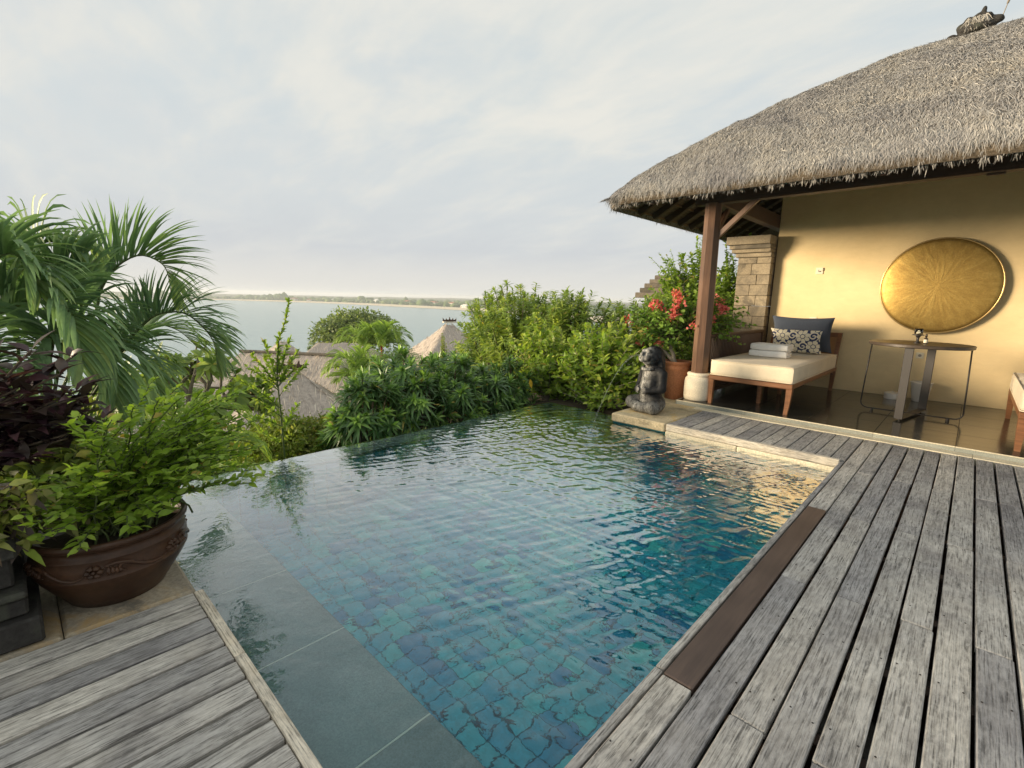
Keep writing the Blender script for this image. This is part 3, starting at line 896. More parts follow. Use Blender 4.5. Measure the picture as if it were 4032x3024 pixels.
# --- submerged stone coping slabs round the pool
cop = thing('pool_coping', (-2.3, 0.64, -0.16), kind='structure')
def slab(name, x0, x1, y0, y1, z0, z1, mat, parent, g=0.002, bev=0.004):
    V, F = chamfer_box((x1 - x0 - 2 * g, y1 - y0 - 2 * g, z1 - z0), bev)
    return obj(name, V + np.array(((x0 + x1) / 2, (y0 + y1) / 2, (z0 + z1) / 2)), F, mat, parent)
LZ = -0.122
e = [-3.95, -3.495, -2.905, -2.313, -1.719, -1.127, -0.652]
for a, b in zip(e[:-1], e[1:]): slab('coping_slab', a, b, 0.462, 0.836, LZ - 0.045, LZ, M['ledge_stone'], cop)
e = [0.836, 1.13, 1.69, 2.255, 2.82, 3.385, 3.95, 4.49]
for a, b in zip(e[:-1], e[1:]): slab('coping_slab', -3.95, -3.70, a, b, LZ - 0.045, LZ, M['ledge_stone'], cop)
for a, b in ((-3.95, -3.39), (-3.39, -2.825)): slab('coping_slab', a, b, 4.49, 4.90, LZ - 0.045, LZ, M['ledge_stone'], cop)
mb = MB()
for x in (-3.495, -2.905, -2.313, -1.719, -1.127): mb.box((x, 0.649, LZ - 0.006), (0.0075, 0.366, 0.012), 0.001)
for y in (1.13, 1.69, 2.255, 2.82, 3.385, 3.95): mb.box((-3.825, y, LZ - 0.006), (0.242, 0.0075, 0.012), 0.001)
mb.build('joint', M['joint_line'], cop)

# --- water surface: ripples spreading from where the statue's jet falls in
JET = np.array((-2.74, 4.08))
wx = np.arange(-3.955, -0.647, 0.0125); wy = np.arange(0.452, 4.91, 0.0125)
wrng = np.random.default_rng(21)
wave_set = [(wrng.uniform(0, 2 * PI), 2 * PI / wl, wrng.uniform(0, 2 * PI), amp) for wl, amp in
            [(0.9, .0011), (0.7, .0010), (0.5, .0009), (0.42, .0008), (0.33, .0008), (0.26, .0008), (0.21, .0008), (0.17, .0009), (0.14, .0009), (0.115, .0009), (0.095, .0009), (0.08, .0008), (0.07, .0007), (0.06, .0006), (0.055, .0005)]]
def water_z(X, Y):
    r = np.hypot(X - JET[0], Y - JET[1])
    jit = 0.03 * vnoise(np.stack([X * 2.2, Y * 2.2, X * 0], -1), 12)
    z = 0.0042 * np.exp(-r / 0.55) * np.cos((r + jit) * 2 * PI / 0.115) + 0.0020 * np.exp(-r / 1.5) * np.cos((r + jit * 2) * 2 * PI / 0.16 + 1.0)
    z += 0.0011 * np.exp(-r / 2.6) * np.cos((r + 2.5 * jit) * 2 * PI / 0.23)
    # ripples die out in the calm corner over the ledges
    calm = np.clip((Y - 0.70) / 1.5 + 0.12 * (X + 2), 0.10, 1) * np.clip((X + 4.15) / 0.9, 0.15, 1)
    patch = 0.55 + 0.75 * np.clip(vnoise(np.stack([X * 0.8, Y * 0.8, X * 0], -1), 31) + 0.3, 0, 1.2)
    for a, k, ph, amp in wave_set:
        dx = X + 0.05 * vnoise(np.stack([X * 3, Y * 3, X * 0 + ph], -1), 8)
        z = z + amp * calm * patch * np.sin(k * (dx * math.cos(a) + Y * math.sin(a)) + ph)
    return WZ + z
V, F = grid_mesh(wx, wy, water_z)
cxm = V[F].mean(1)
F = F[~((cxm[:, 0] > -2.82) & (cxm[:, 1] > 4.645))]
obj('pool_water', V, F, M['pool_water'], kind='structure', smooth=True)

# --- wooden deck: planks run towards the villa, butt joints staggered row by row
deck = thing('wooden_deck', (0.5, 2.0, -0.05), kind='structure')
def plank(x0, x1, y0, y1, mat='deck_wood', dz=0.0, name='plank', ztop=0.0, th=0.03, bev=0.004):
    V, F = chamfer_box((x1 - x0, y1 - y0, th), bev)
    V = V + np.array(((x0 + x1) / 2, (y0 + y1) / 2, ztop - th / 2 + dz))
    return obj(name, V, F, M[mat], deck, loc=((x0 + x1) / 2, (y0 + y1) / 2, ztop - th / 2))
PITCH = 0.1107; X0 = -0.6077
JY = [-0.53, 0.44, 1.42, 2.39, 3.382, 4.385, 5.565]
for r in range(28):
    gap = 0.009 + 0.005 * rng.random()
    x0 = X0 + r * PITCH + gap / 2; x1 = X0 + (r + 1) * PITCH - gap / 2
    ends = [JY[0], JY[2], JY[4], JY[6]] if r % 2 == 0 else [JY[0], JY[1], JY[3], JY[5], JY[6]]
    if r == 8: ends = [JY[0], JY[2], JY[4], JY[5], JY[6]]
    for a, b in zip(ends[:-1], ends[1:]):
        brown = (r == 0 and abs(a - 1.42) < .01)
        jx = 0 if brown else rng.normal() * 0.0016
        o = plank(x0 + jx + (0.002 if brown else 0), x1 + jx, a + 0.0018, b - 0.0018, 'brown_plank' if brown else 'deck_wood', dz=0.003 * rng.random() + (0.004 if brown else 0))
        o.rotation_euler.z = rng.normal() * 0.0006
        if brown: o['label'] = 'newer dark brown plank let into the grey deck'
# thin edge strip along the pool
for a, b in zip([0.46, 1.438, 2.394, 3.36, 4.60], [1.438, 2.394, 3.36, 4.60, 4.63]):
    if b - a > 0.1: plank(-0.640, -0.6115, a + 0.0015, b - 0.0015, dz=-0.002 + 0.003 * rng.random(), name='edge_strip', th=0.05)
# boardwalk between pool and villa
xb = -2.1705
while xb < X0 - 0.03:
    x1 = min(xb + 0.1117, X0 - 0.003)
    g = 0.008
    plank(xb + g / 2, x1 - g / 2, 4.672, 5.563, dz=0.003 * rng.random(), th=0.028)
    xb += 0.1117
plank(-2.166, -0.647, 4.622, 4.668, 'deck_wood_x', name='fascia_board', ztop=0.002, th=0.066)
# left wing of the deck: planks end at a border board along the pool
x = -2.222
while x < X0 - 0.05:
    x1 = min(x + 0.1085, X0 - 0.002)
    g = 0.013 + 0.003 * rng.random()
    plank(x + g / 2, x1 - g / 2, -1.6, 0.418, dz=0.003 * rng.random())
    x += 0.1085
for a, b in ((-2.222, -1.70), (-1.70, -0.642)):
    plank(a, b - 0.002, 0.4215, 0.4565, 'deck_wood_x', dz=0.001 * rng.random(), name='border_board', th=0.05)
mb2 = MB()
mb2.box((0.95, 2.0, -0.28), (3.08, 7.1, 0.06), 0.005)
mb2.box((-1.42, -0.60, -0.28), (1.6, 2.04, 0.06), 0.005)
mb2.box((-1.40, 5.18, -0.28), (1.5, 0.75, 0.06), 0.005)
mb2.build('deck_base', M['concrete'], deck)
for y in np.arange(-0.4, 5.6, 0.49):
    mb = MB().box((0.97, y, -0.14), (3.1, 0.05, 0.20), 0.004); mb.build('joist', M['teak_dark'], deck)
# nail heads
mbn = MB()
for r in range(9):
    xc = X0 + (r + 0.5) * PITCH
    for y in np.arange(-0.4, 5.5, 0.49):
        for s in (-0.032, 0.032):
            mbn.lathe([(0.0032, 0.0), (0.0032, 0.0012), (0.0, 0.0016)], (xc + s + rng.normal() * .003, y + rng.normal() * .01, 0.0025), 6, cap=False)
mbn.build('nail', M['black_metal'], deck, kind='stuff')

# --- stone pads, kerb, terrace floor
pad = thing('stone_paving', (-2.5, 5.1, -0.05), kind='structure')
slab('stone_slab', -2.822, -2.1745, 4.615, 5.16, -0.088, 0.006, M['slab_stone'], pad, 0.001, 0.012)
slab('stone_slab', -2.822, -2.1745, 5.16, 5.69, -0.088, 0.003, M['slab_stone'], pad, 0.002, 0.006)
slab('stone_slab', -3.05, -2.575, 5.69, 6.4, -0.088, 0.002, M['slab_stone'], pad, 0.002, 0.006)
slab('pad_footing', -2.80, -2.19, 4.80, 5.68, -1.4, -0.092, M['concrete'], pad, 0.002, 0.006)
slab('pad_footing', -3.04, -2.58, 5.72, 6.38, -1.4, -0.092, M['concrete'], pad, 0.002, 0.006)
pad2 = thing('pot_paving', (-2.6, 0.1, -0.05), kind='structure')
slab('paving_slab', -2.72, -2.226, 0.02, 0.434, -0.07, 0.003, M['pot_slab'], pad2, 0.001, 0.012)
slab('paving_slab', -3.20, -2.72, 0.02, 0.434, -0.07, 0.001, M['pot_slab'], pad2, 0.002, 0.01)
slab('paving_slab', -3.20, -2.226, -0.45, 0.02, -0.07, 0.002, M['pot_slab'], pad2, 0.002, 0.01)
slab('pad_footing', -3.18, -2.24, -0.43, 0.41, -1.4, -0.074, M['concrete'], pad2, 0.002, 0.01)

terr = thing('terrace_floor', (0, 7.0, 0.0), kind='structure')
FZ = 0.05
mb = MB().box((0.03, 7.06, -0.02), (5.16, 2.66, 0.116), 0.002)
mb.build('floor_bed', M['floor_grout'], terr)
xe = [-2.56, -2.345] + [-1.75 + 0.594 * k for k in range(8)]
xe = [-2.56, -1.75 - 0.594] + [-1.75 + 0.594 * k for k in range(8)]
ye_ = [5.712, 6.30, 6.894, 7.488, 8.082, 8.39]
for a, b in zip(xe[:-1], xe[1:]):
    for c, d in zip(ye_[:-1], ye_[1:]):
        slab('floor_tile', a, b, c, d, 0.036, FZ, M['floor_tile'], terr, 0.0018, 0.0015)
xr = [-2.56, -1.75, -0.562, 0.03, 1.22, 2.6]
for a, b in zip(xr[:-1], xr[1:]):
    slab('riser', a, b, 5.70, 5.7115, -0.06, FZ - 0.009, M['riser_stone'], terr, 0.001, 0.001)
    slab('nosing', a, b, 5.697, 5.7115, FZ - 0.008, FZ + 0.001, M['kerb_stone'], terr, 0.001, 0.001)
slab('end_riser', -2.571, -2.5605, 5.70, 8.4, -0.06, FZ, M['riser_stone'], terr, 0.001, 0.001)
slab('kerb', -2.30, 0.15, 5.570, 5.696, -0.08, 0.007, M['kerb_stone'], terr, 0.001, 0.004)
slab('kerb', 0.15, 2.6, 5.570, 5.696, -0.08, 0.007, M['kerb_stone'], terr, 0.001, 0.004)
slab('footing', -2.55, 2.6, 5.72, 11.2, -1.4, -0.08, M['concrete'], terr, 0.001, 0.004)

# ================================================================== VILLA
villa = thing('villa', (0.0, 8.3, 0.0), 'thatched villa with a yellow wall and open terrace beside the pool', 'house')
mb = MB().box((0.126, 8.45, 1.76), (4.96, 0.20, 3.42), 0.004)
mb.build('wall', M['plaster'], villa)
# roof height field
RX0, RX1, RY0, RY1 = -3.58, 5.2, 5.30, 11.40
PS = np.array([-0.2, 0.0, 0.06, 0.2, 0.48, 1.33, 2.3, 2.85, 3.05, 3.4]); PZ = np.array([2.40, 2.50, 2.58, 2.72, 2.985, 3.60, 4.19, 4.42, 4.50, 4.52])
def roof_s(X, Y):
    s = smin(X - RX0, Y - RY0, 0.34)
    s = smin(s, RY1 - Y, 0.34)
    return s
def roof_z(X, Y, rough=True):
    z = np.interp(roof_s(X, Y), PS, PZ)
    if rough:
        z = z + 0.022 * vnoise(np.stack([X * 2.3, Y * 2.3, X * 0], -1), 41) + 0.016 * vnoise(np.stack([X * 7, Y * 7, X * 0], -1), 42)
    return z
roof = None
xs_ = np.concatenate([np.linspace(RX0, 1.8, 110), np.linspace(1.9, RX1, 24)]); ys_ = np.linspace(RY0, RY1, 120)
Vt, Ft = grid_mesh(xs_, ys_, roof_z)
nx, ny = len(xs_), len(ys_)
def pull(V, amount):
    """round the plan corners: move vertices with negative s inwards"""
    s = roof_s(V[:, 0], V[:, 1])
    d = np.clip(-s, 0, 1)[:, None]
    ctr = np.array((0.8, 8.35, 0)) - V * np.array((1, 1, 0))
    return V + unit(ctr) * d * amount
Vt = pull(Vt, 3.2)
sU = roof_s(*[a.ravel() for a in np.meshgrid(xs_, ys_, indexing='ij')])
Vu = Vt.copy(); Vu[:, 2] = 2.40 + 0.60 * np.clip(sU, 0, 3.05) * (1 - 0.02 * np.clip(sU, 0, 3)) - np.where(sU < 0, 0, 0)
Vu[:, 2] = np.minimum(Vu[:, 2], Vt[:, 2] - 0.07)
N0 = nx * ny
idx = np.arange(N0).reshape(nx, ny)
loop = np.concatenate([idx[:, 0], idx[-1, 1:], idx[-2::-1, -1], idx[0, -2:0:-1]])
sk = np.stack([loop, loop + N0, np.roll(loop, -1) + N0, np.roll(loop, -1)], -1)
roof = obj('thatch_roof', Vt, Ft, M['thatch_mass'], villa, smooth=True)
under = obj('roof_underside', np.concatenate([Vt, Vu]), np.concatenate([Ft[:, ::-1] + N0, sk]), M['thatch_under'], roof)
# straw laid down the slope
def straw_on(n, sampler, zf, lmin, lmax, wmin, wmax, lift=0.25, eps=0.02, lat=0.35):
    X, Y = sampler(n)
    Z = zf(X, Y)
    gx_ = (zf(X + eps, Y) - zf(X - eps, Y)) / (2 * eps); gy_ = (zf(X, Y + eps) - zf(X, Y - eps)) / (2 * eps)
    nrm = unit(np.stack([-gx_, -gy_, np.ones_like(gx_)], -1))
    dn = unit(np.stack([-gx_, -gy_, -(gx_ ** 2 + gy_ ** 2)], -1))
    latv = np.cross(nrm, dn)
    D = unit(dn + latv * rng.normal(size=(len(X), 1)) * lat + nrm * np.abs(rng.normal(size=(len(X), 1))) * lift)
    L = rng.uniform(lmin, lmax, len(X)); W = rng.uniform(wmin, wmax, len(X))
    P = np.stack([X, Y, Z], -1) - D * (L * 0.45)[:, None] + nrm * rng.uniform(0.0, 0.022, (len(X), 1))
    return P, D, unit(nrm + rng.normal(size=nrm.shape) * 0.35), L, W
def samp_front(n):
    s = 3.05 * rng.random(n) ** 1.15; x = RX0 + s * rng.random(n) * 0.0 + rng.uniform(0, 1, n) * (2.1 - RX0)
    x = np.maximum(x, RX0 + s * 0.9)
    return x, RY0 + s
def samp_left(n):
    s = 3.05 * rng.random(n) ** 1.15; y = RY0 + s * 0.9 + rng.random(n) * (9.6 - RY0 - s * 0.9).clip(0.1)
    return RX0 + s, y
bag = Bag()
zf = lambda X, Y: roof_z(X, Y)
for smp, n in ((samp_front, 150000), (samp_left, 22000)):
    P, D, N, L, W = straw_on(n, smp, zf, 0.04, 0.12, 0.0025, 0.006, lift=0.20, lat=0.42)
    bag.leaves(P, D, N, L, W, ts=(0, .55, 1), ws=(.7, 1, .15), droop=rng.uniform(0.0, 0.4, n), fold=0, flat=True, tint=np.clip(rng.normal(0.55, 0.24, n), 0, 1))
def samp_lip(n):
    s = 0.16 * rng.random(n)
    k = rng.random(n) < 0.7
    x = np.where(k, rng.uniform(RX0 + 0.15, 2.2, n), RX0 + s); y = np.where(k, RY0 + s, rng.uniform(RY0 + 0.15, 9.6, n))
    return x, y
n = 24000
P, D, N, L, W = straw_on(n, samp_lip, zf, 0.05, 0.12, 0.003, 0.007, lift=0.18, lat=0.35)
bag.leaves(P, D, N, L, W, ts=(0, .55, 1), ws=(.7, 1, .15), droop=rng.uniform(0.2, 0.9, n), fold=0, flat=True, tint=np.clip(rng.normal(0.5, 0.24, n), 0, 1))
straw = bag.build('straw', M['straw'], roof, kind='stuff')
# ragged fringe along the eaves
bag = Bag()
def fringe(n, A, B, out):
    tt = rng.random(n)
    tt = tt + 0.004 * np.sin(tt * 400)
    P = np.asarray(A)[None] * (1 - tt[:, None]) + np.asarray(B)[None] * tt[:, None]
    clump = np.clip(0.6 + 0.5 * vnoise(np.stack([tt * 90, tt * 0, tt * 0], -1), 55), 0.1, 1.1)
    P = P + np.asarray(out)[None] * rng.uniform(-0.09, 0.0, (n, 1)); P[:, 2] += rng.uniform(-0.03, 0.11, n)
    D = unit(np.asarray(out)[None] * rng.uniform(0.1, 0.7, (n, 1)) + np.array((0, 0, -1.0)) + rng.normal(size=(n, 3)) * 0.28)
    L = rng.uniform(0.02, 0.06, n) * (0.45 + clump)
    bag.leaves(P, D, unit(np.asarray(out)[None] + rng.normal(size=(n, 3)) * 0.3), L, rng.uniform(0.004, 0.011, n), ts=(0, .5, 1), ws=(1, .8, .1), droop=rng.uniform(0, .3, n), fold=0, flat=True, tint=np.clip(rng.normal(0.42, 0.25, n), 0, 1))
fringe(11000, (RX0 + 0.22, RY0 + 0.015, 2.45), (2.6, RY0 + 0.015, 2.45), (0, -1, 0))
fringe(5000, (RX0 + 0.015, RY0 + 0.22, 2.45), (RX0 + 0.015, 9.6, 2.45), (-1, 0, 0))
fringe(420, (RX0 + 0.22, RY0 + 0.03, 2.45), (RX0 + 0.09, RY0 + 0.09, 2.45), (-.5, -.9, 0))
fringe(420, (RX0 + 0.09, RY0 + 0.09, 2.45), (RX0 + 0.03, RY0 + 0.22, 2.45), (-.9, -.5, 0))
bag.build('eave_fringe', M['straw'], roof, kind='stuff')
# ridge ornament: dark weathered clay crest with straw packed inside, small clay lump beside it, thin rod
RC = np.array((-0.46, 8.30, 4.51)); FS = 0.50
def fin(P):
    P = RC + (P - RC) / FS
    d = sd_ell(P, RC + (0, 0, 0.02), (0.34, 0.20, 0.10))
    q = P - (RC + np.array((0.0, 0, 0.06)))
    ang = np.arctan2(q[..., 2], q[..., 0]); rr = np.hypot(q[..., 0] * 0.85, q[..., 2] * 1.15)
    tor = np.sqrt((rr - 0.25) ** 2 + q[..., 1] ** 2) - (0.055 + 0.018 * np.sin(ang * 9))
    d = smin(d, tor, 0.04)
    d = smin(d, sd_ell(P, RC + (0.08, 0, 0.37), (0.05, 0.05, 0.09)), 0.05)
    d = smin(d, sd_ell(P, RC + (0.36, 0, 0.10), (0.10, 0.10, 0.09)), 0.04)
    d = smin(d, sd_ell(P, RC + (-0.42, -0.02, -0.09), (0.12, 0.09, 0.08)), 0.02)
    return (d + 0.012 * vnoise(P * 14, 3)) * FS
V, F = sdf_mesh(fin, RC - np.array((0.62, 0.3, 0.25)) * FS, RC + np.array((0.55, 0.3, 0.55)) * FS, 0.012)
fo = obj('ridge_ornament', V, F, M['dark_stone'], roof, smooth=True)
bag = Bag(); n = 420
P = RC + FS * np.stack([rng.uniform(-.2, .2, n), rng.uniform(-.12, -.02, n), rng.uniform(.08, .26, n)], -1)
bag.leaves(P, unit(np.stack([rng.normal(0, .3, n), np.full(n, -.4), rng.uniform(-1, -.3, n)], -1)), rnd_unit(n), rng.uniform(.05, .1, n), rng.uniform(.004, .008, n), ts=(0, .5, 1), ws=(1, 1, .3), flat=True, droop=.2, fold=0, tint=rng.uniform(.4, 1, n))
bag.build('packed_straw', M['straw'], fo, kind='stuff')
mb = MB().tube([RC + (0.20, 0, 0.03), RC + (0.235, 0, 0.20)], [0.005, 0.005], 6)
mb.tube([RC + (0.232, 0, 0.19), RC + (0.24, 0, 0.225)], [0.011, 0.013], 6)
mb.build('lightning_rod', M['bark_pale'], roof)
# beams, rafters, braces
def beam(name, a, b, wd, ht, mat='teak_dark', parent=None, bev=0.005):
    a = np.asarray(a, float); b = np.asarray(b, float)
    d = b - a; L = np.linalg.norm(d); d /= L
    s = np.cross(d, (0, 0, 1.0)); s = unit(s); u = np.cross(s, d)
    V, F = chamfer_box((L, wd, ht), bev)
    V = V @ np.stack([d, s, u]) + (a + b) / 2
    return obj(name, V, F, M[mat], parent)
beam('eave_beam', (-2.62, 5.95, 2.50), (3.0, 5.95, 2.50), 0.12, 0.20, parent=villa)
beam('side_beam', (-2.42, 6.02, 2.50), (-2.42, 10.6, 2.50), 0.12, 0.19, 'teak_dark_y', villa)
beam('hip_rafter', (-2.44, 6.0, 2.63), (-3.42, 5.46, 2.45), 0.08, 0.11, parent=villa)
def raf(sx): return 2.40 + 0.60 * sx - 0.055
for y in np.arange(6.05, 10.4, 0.40):
    se = min(1.83, y - RY0 - 0.10)
    beam('rafter', (-3.46, y, raf(0.12)), (RX0 + se, y, raf(se)), 0.05, 0.08, 'teak_dark', villa)
for x in np.arange(-2.95, 2.4, 0.44):
    se = min(2.30, x - RX0 - 0.10)
    beam('rafter', (x, 5.42, raf(0.12)), (x, RY0 + se, raf(se)), 0.05, 0.08, 'teak_dark_y', villa)
for s in (0.10, 0.34, 0.58, 0.82):        # bamboo battens carrying the thatch
    beam('batten', (RX0 + s, RY0 + s + 0.2, 2.385 + 0.60 * s), (RX0 + s, 10.6, 2.385 + 0.60 * s), 0.025, 0.025, 'bamboo', villa)
    beam('batten', (RX0 + s + 0.2, RY0 + s, 2.385 + 0.60 * s), (2.6, RY0 + s, 2.385 + 0.60 * s), 0.025, 0.025, 'bamboo', villa)
beam('brace', (-2.40, 5.95, 1.98), (-1.93, 5.95, 2.42), 0.045, 0.06, 'teak_post', villa)
beam('brace', (-2.42, 5.97, 1.98), (-2.42, 6.42, 2.42), 0.045, 0.06, 'teak_post', villa)
beam('ceiling_hatch', (-0.10, 5.98, 2.395), (0.02, 5.98, 2.395), 0.05, 0.02, 'teak_dark', villa)
# octagonal post on a rounded limestone base
pc = np.array((-2.405, 5.95))
mb = MB()
V, F = tube([(pc[0], pc[1], 0.395), (pc[0] - 0.006, pc[1], 1.4), (pc[0] - 0.016, pc[1], 2.41)], [0.104, 0.100, 0.095], 8)
Vr = V - np.array((pc[0], pc[1], 0)); V = Vr @ rotz(PI / 8 + 0.25).T + np.array((pc[0], pc[1], 0))
obj('post', V, F, M['teak_post'], villa)
prof = [(0.150, FZ), (0.160, 0.06), (0.168, 0.10), (0.170, 0.20), (0.168, 0.29), (0.160, 0.322), (0.143, 0.338), (0.136, 0.345), (0.138, 0.352), (0.144, 0.365), (0.143, 0.380), (0.134, 0.392), (0.02, 0.394)]
V, F = lathe(prof, 40)
obj('post_base', V + np.array((pc[0], pc[1], 0)), F, M['lime_base'], villa, smooth=True)
# wall fittings
def plate(x, z, name, s=0.082):
    V, F = chamfer_box((s, 0.012, s), 0.004)
    o = obj(name, V + np.array((x, 8.344, z)), F, M['plastic_white'], villa)
    return o
pl = plate(-1.745, 1.757, 'wall_socket', 0.095)
V, F = lathe([(0.020, 0), (0.020, 0.006), (0.014, 0.008), (0.0, 0.008)], 16, False)
obj('socket_hole', V @ rotx(PI / 2).T + np.array((-1.745, 8.338, 1.757)), F, M['plastic_grey'], pl)
V, F = chamfer_box((0.05, 0.014, 0.045), 0.004); obj('socket_rim', V + np.array((-1.725, 8.335, 1.775)), F, M['plastic_white'], pl)
pl = plate(-1.747, 1.037, 'wall_switch', 0.095)
V, F = chamfer_box((0.05, 0.008, 0.03), 0.003); obj('rocker', V + np.array((-1.735, 8.336, 1.035)), F, M['plastic_white'], pl)
pl = plate(-0.462, 0.633, 'wall_socket', 0.08)
V, F = lathe([(0.018, 0), (0.018, 0.006), (0.0, 0.006)], 16, False)
obj('socket_hole', V @ rotx(PI / 2).T + np.array((-0.462, 8.338, 0.633)), F, M['plastic_grey'], pl)

# railing between post and pillar
rail = thing('railing', (-2.36, 7.1, FZ), 'dark wooden slatted railing between the post and the stone pillar', 'railing')
RXX = -2.385
MB().box((RXX, 7.11, 0.846), (0.075, 2.10, 0.045), 0.008).build('top_rail', M['teak_dark_y'], rail)
MB().box((RXX, 7.11, 0.135), (0.05, 2.09, 0.05), 0.006).build('bottom_rail', M['teak_dark_y'], rail)
V, F = chamfer_box((0.022, 0.034, 0.663), 0.004)
s0 = None
for y in np.arange(6.11, 8.14, 0.053):
    if s0 is None: s0 = obj('slat', V + np.array((RXX, y, 0.4925)), F, M['teak_dark_y'], rail, loc=(RXX, y, 0.4925))
    else: inst(s0, (RXX, y, 0.4925), rail)
for y in (6.085, 8.13):
    MB().box((RXX, y, 0.4365), (0.055, 0.04, 0.773), 0.005).build('end_post', M['teak_dark_y'], rail)

# stone pillar built of blocks
pil = thing('stone_pillar', (-2.62, 8.4, -0.1), 'tan stone block pillar with a stepped capital beside the yellow wall', 'pillar')
rows = [-0.10, 0.15, 0.30, 0.455, 0.605, 0.76, 0.913, 1.064, 1.224, 1.384, 1.553, 1.705, 1.877, 1.972]
px0, px1, py0, py1 = -2.862, -2.372, 8.20, 8.62
for i, (z0, z1) in enumerate(zip(rows[:-1], rows[1:])):
    cut = px0 + (px1 - px0) * (0.42 if i % 2 else 0.64) + rng.normal() * 0.02
    for a, b in ((px0, cut), (cut, px1)):
        pr = rng.uniform(0, 0.006)
        V, F = chamfer_box((b - a - 0.004, py1 - py0 + pr, z1 - z0 - 0.004), 0.005)
        obj('stone_block', V + np.array(((a + b) / 2, (py0 + py1) / 2 - pr / 2, (z0 + z1) / 2)), F, M['pillar_stone'], pil)
for z0, z1, o in ((1.975, 2.038, 0.035), (2.041, 2.095, 0.085), (2.098, 2.158, 0.115), (2.161, 2.285, 0.155)):
    cc = (-2.617 - o / 2 + 0.0)
    V, F = chamfer_box((px1 - px0 + o, py1 - py0 + o, z1 - z0), 0.006)
    V = V + np.array((cc, (py0 + py1) / 2 - o / 2, (z0 + z1) / 2))
    obj('capital_course', V, F, M['pillar_stone'], pil)
# garden wall pylon with stepped cap further back
pyl = thing('garden_pylon', (-4.95, 10.3, -0.4), 'small weathered stone pylon with a stepped cap behind the flowering shrubs', 'pylon')
rows = [-0.4, -0.1, 0.2, 0.5, 0.8, 1.10]
for i, (z0, z1) in enumerate(zip(rows[:-1], rows[1:])):
    c = -4.95 + (0.08 if i % 2 else -0.1)
    for a, b in ((-5.28, c), (c, -4.62)):
        V, F = chamfer_box((b - a - 0.006, 0.62, z1 - z0 - 0.006), 0.008)
        obj('stone_block', V + np.array(((a + b) / 2, 10.3, (z0 + z1) / 2)), F, M['mossy_stone'], pyl)
for z0, z1, hw in ((1.103, 1.20, 0.36), (1.203, 1.33, 0.40), (1.333, 1.45, 0.60), (1.453, 1.55, 0.53), (1.553, 1.65, 0.46), (1.653, 1.74, 0.38), (1.743, 1.83, 0.30)):
    V, F = chamfer_box((2 * hw, 2 * hw * 0.9, z1 - z0), 0.01)
    obj('cap_course', V + np.array((-4.95, 10.3, (z0 + z1) / 2)), F, M['mossy_stone'], pyl)

# ================================================================== FURNITURE
def soft_box(size, r, seg=(8, 8, 4), puff=0.0, seed=0, nz=0.0):
    h = np.asarray(size, float) / 2
    Vs, Fs, k = [], [], 0
    for a in range(3):
        u, v = (a + 1) % 3, (a + 2) % 3
        for sg in (-1, 1):
            U = np.linspace(-1, 1, seg[u] + 1); Wv = np.linspace(-1, 1, seg[v] + 1)
            U = np.sign(U) * np.abs(U) ** 0.75; Wv = np.sign(Wv) * np.abs(Wv) ** 0.75
            g = np.zeros((len(U), len(Wv), 3))
            g[..., u] = U[:, None] * h[u]; g[..., v] = Wv[None] * h[v]; g[..., a] = sg * h[a]
            i, j = np.meshgrid(np.arange(seg[u]), np.arange(seg[v]), indexing='ij')
            b = (i * (seg[v] + 1) + j).ravel(); n = seg[v] + 1
            q = np.stack([b, b + n, b + n + 1, b + 1], -1)
            Fs.append((q if sg > 0 else q[:, ::-1]) + k); Vs.append(g.reshape(-1, 3)); k += g.shape[0] * g.shape[1]
    V = np.concatenate(Vs); F = np.concatenate(Fs)
    inner = np.clip(V, -(h - r), h - r)
    d = V - inner
    V = inner + unit(d) * r * (np.linalg.norm(d, axis=1, keepdims=True) > 1e-9)
    if puff:
        q = V / h
        V[:, 2] += np.sign(V[:, 2]) * puff * np.clip((1 - q[:, 0] ** 2) * (1 - q[:, 1] ** 2), 0, 1) * (np.abs(V[:, 2]) > h[2] * 0.5)
    if nz: V += nz * np.stack([vnoise(V * 9 + s * 11, seed) for s in range(3)], -1)
    return V, F
def pillow(wd, ht, th, n=26, pinch=0.10, seed=0):
    u = np.linspace(-1, 1, n)
    U, Wv = np.meshgrid(u, u, indexing='ij')
    out = []
    for sg in (1, -1):
        X = U * wd / 2 * (1 - pinch * (1 - Wv ** 2) * np.abs(U) ** 3)
        Z = Wv * ht / 2 * (1 - pinch * (1 - U ** 2) * np.abs(Wv) ** 3)
        T = th / 2 * (np.clip((1 - U ** 4) * (1 - Wv ** 4), 0, 1) ** 0.55)
        T = T * (1 + 0.06 * vnoise(np.stack([U * 3, Wv * 3, U * 0 + sg], -1), seed))
        out.append(np.stack([X, sg * T, Z], -1).reshape(-1, 3))
    i, j = np.meshgrid(np.arange(n - 1), np.arange(n - 1), indexing='ij')
    b = (i * n + j).ravel()
    q = np.stack([b, b + n, b + n + 1, b + 1], -1)
    return np.concatenate(out), np.concatenate([q[:, ::-1], q + n * n])
def bar_leg(x, y, z1, bowx, bowy, w1=0.060, w0=0.040):
    """tapered sabre leg from under the frame down to the floor"""
    Vs = []
    for t in np.linspace(0, 1, 7):
        z = z1 + (FZ - z1) * t; hw = (w1 + (w0 - w1) * t) / 2
        ox = bowx * (t ** 2.2); oy = bowy * (t ** 2.2)
        for a, b in ((-1, -1), (1, -1), (1, 1), (-1, 1)): Vs.append((x + a * hw + ox, y + b * hw + oy, z))
    F = []
    for i in range(6):
        for j in range(4):
            k = (j + 1) % 4; F.append([i * 4 + j, (i + 1) * 4 + j, (i + 1) * 4 + k, i * 4 + k])
    F += [[0, 1, 2, 3], [27, 26, 25, 24]]
    return np.array(Vs), F
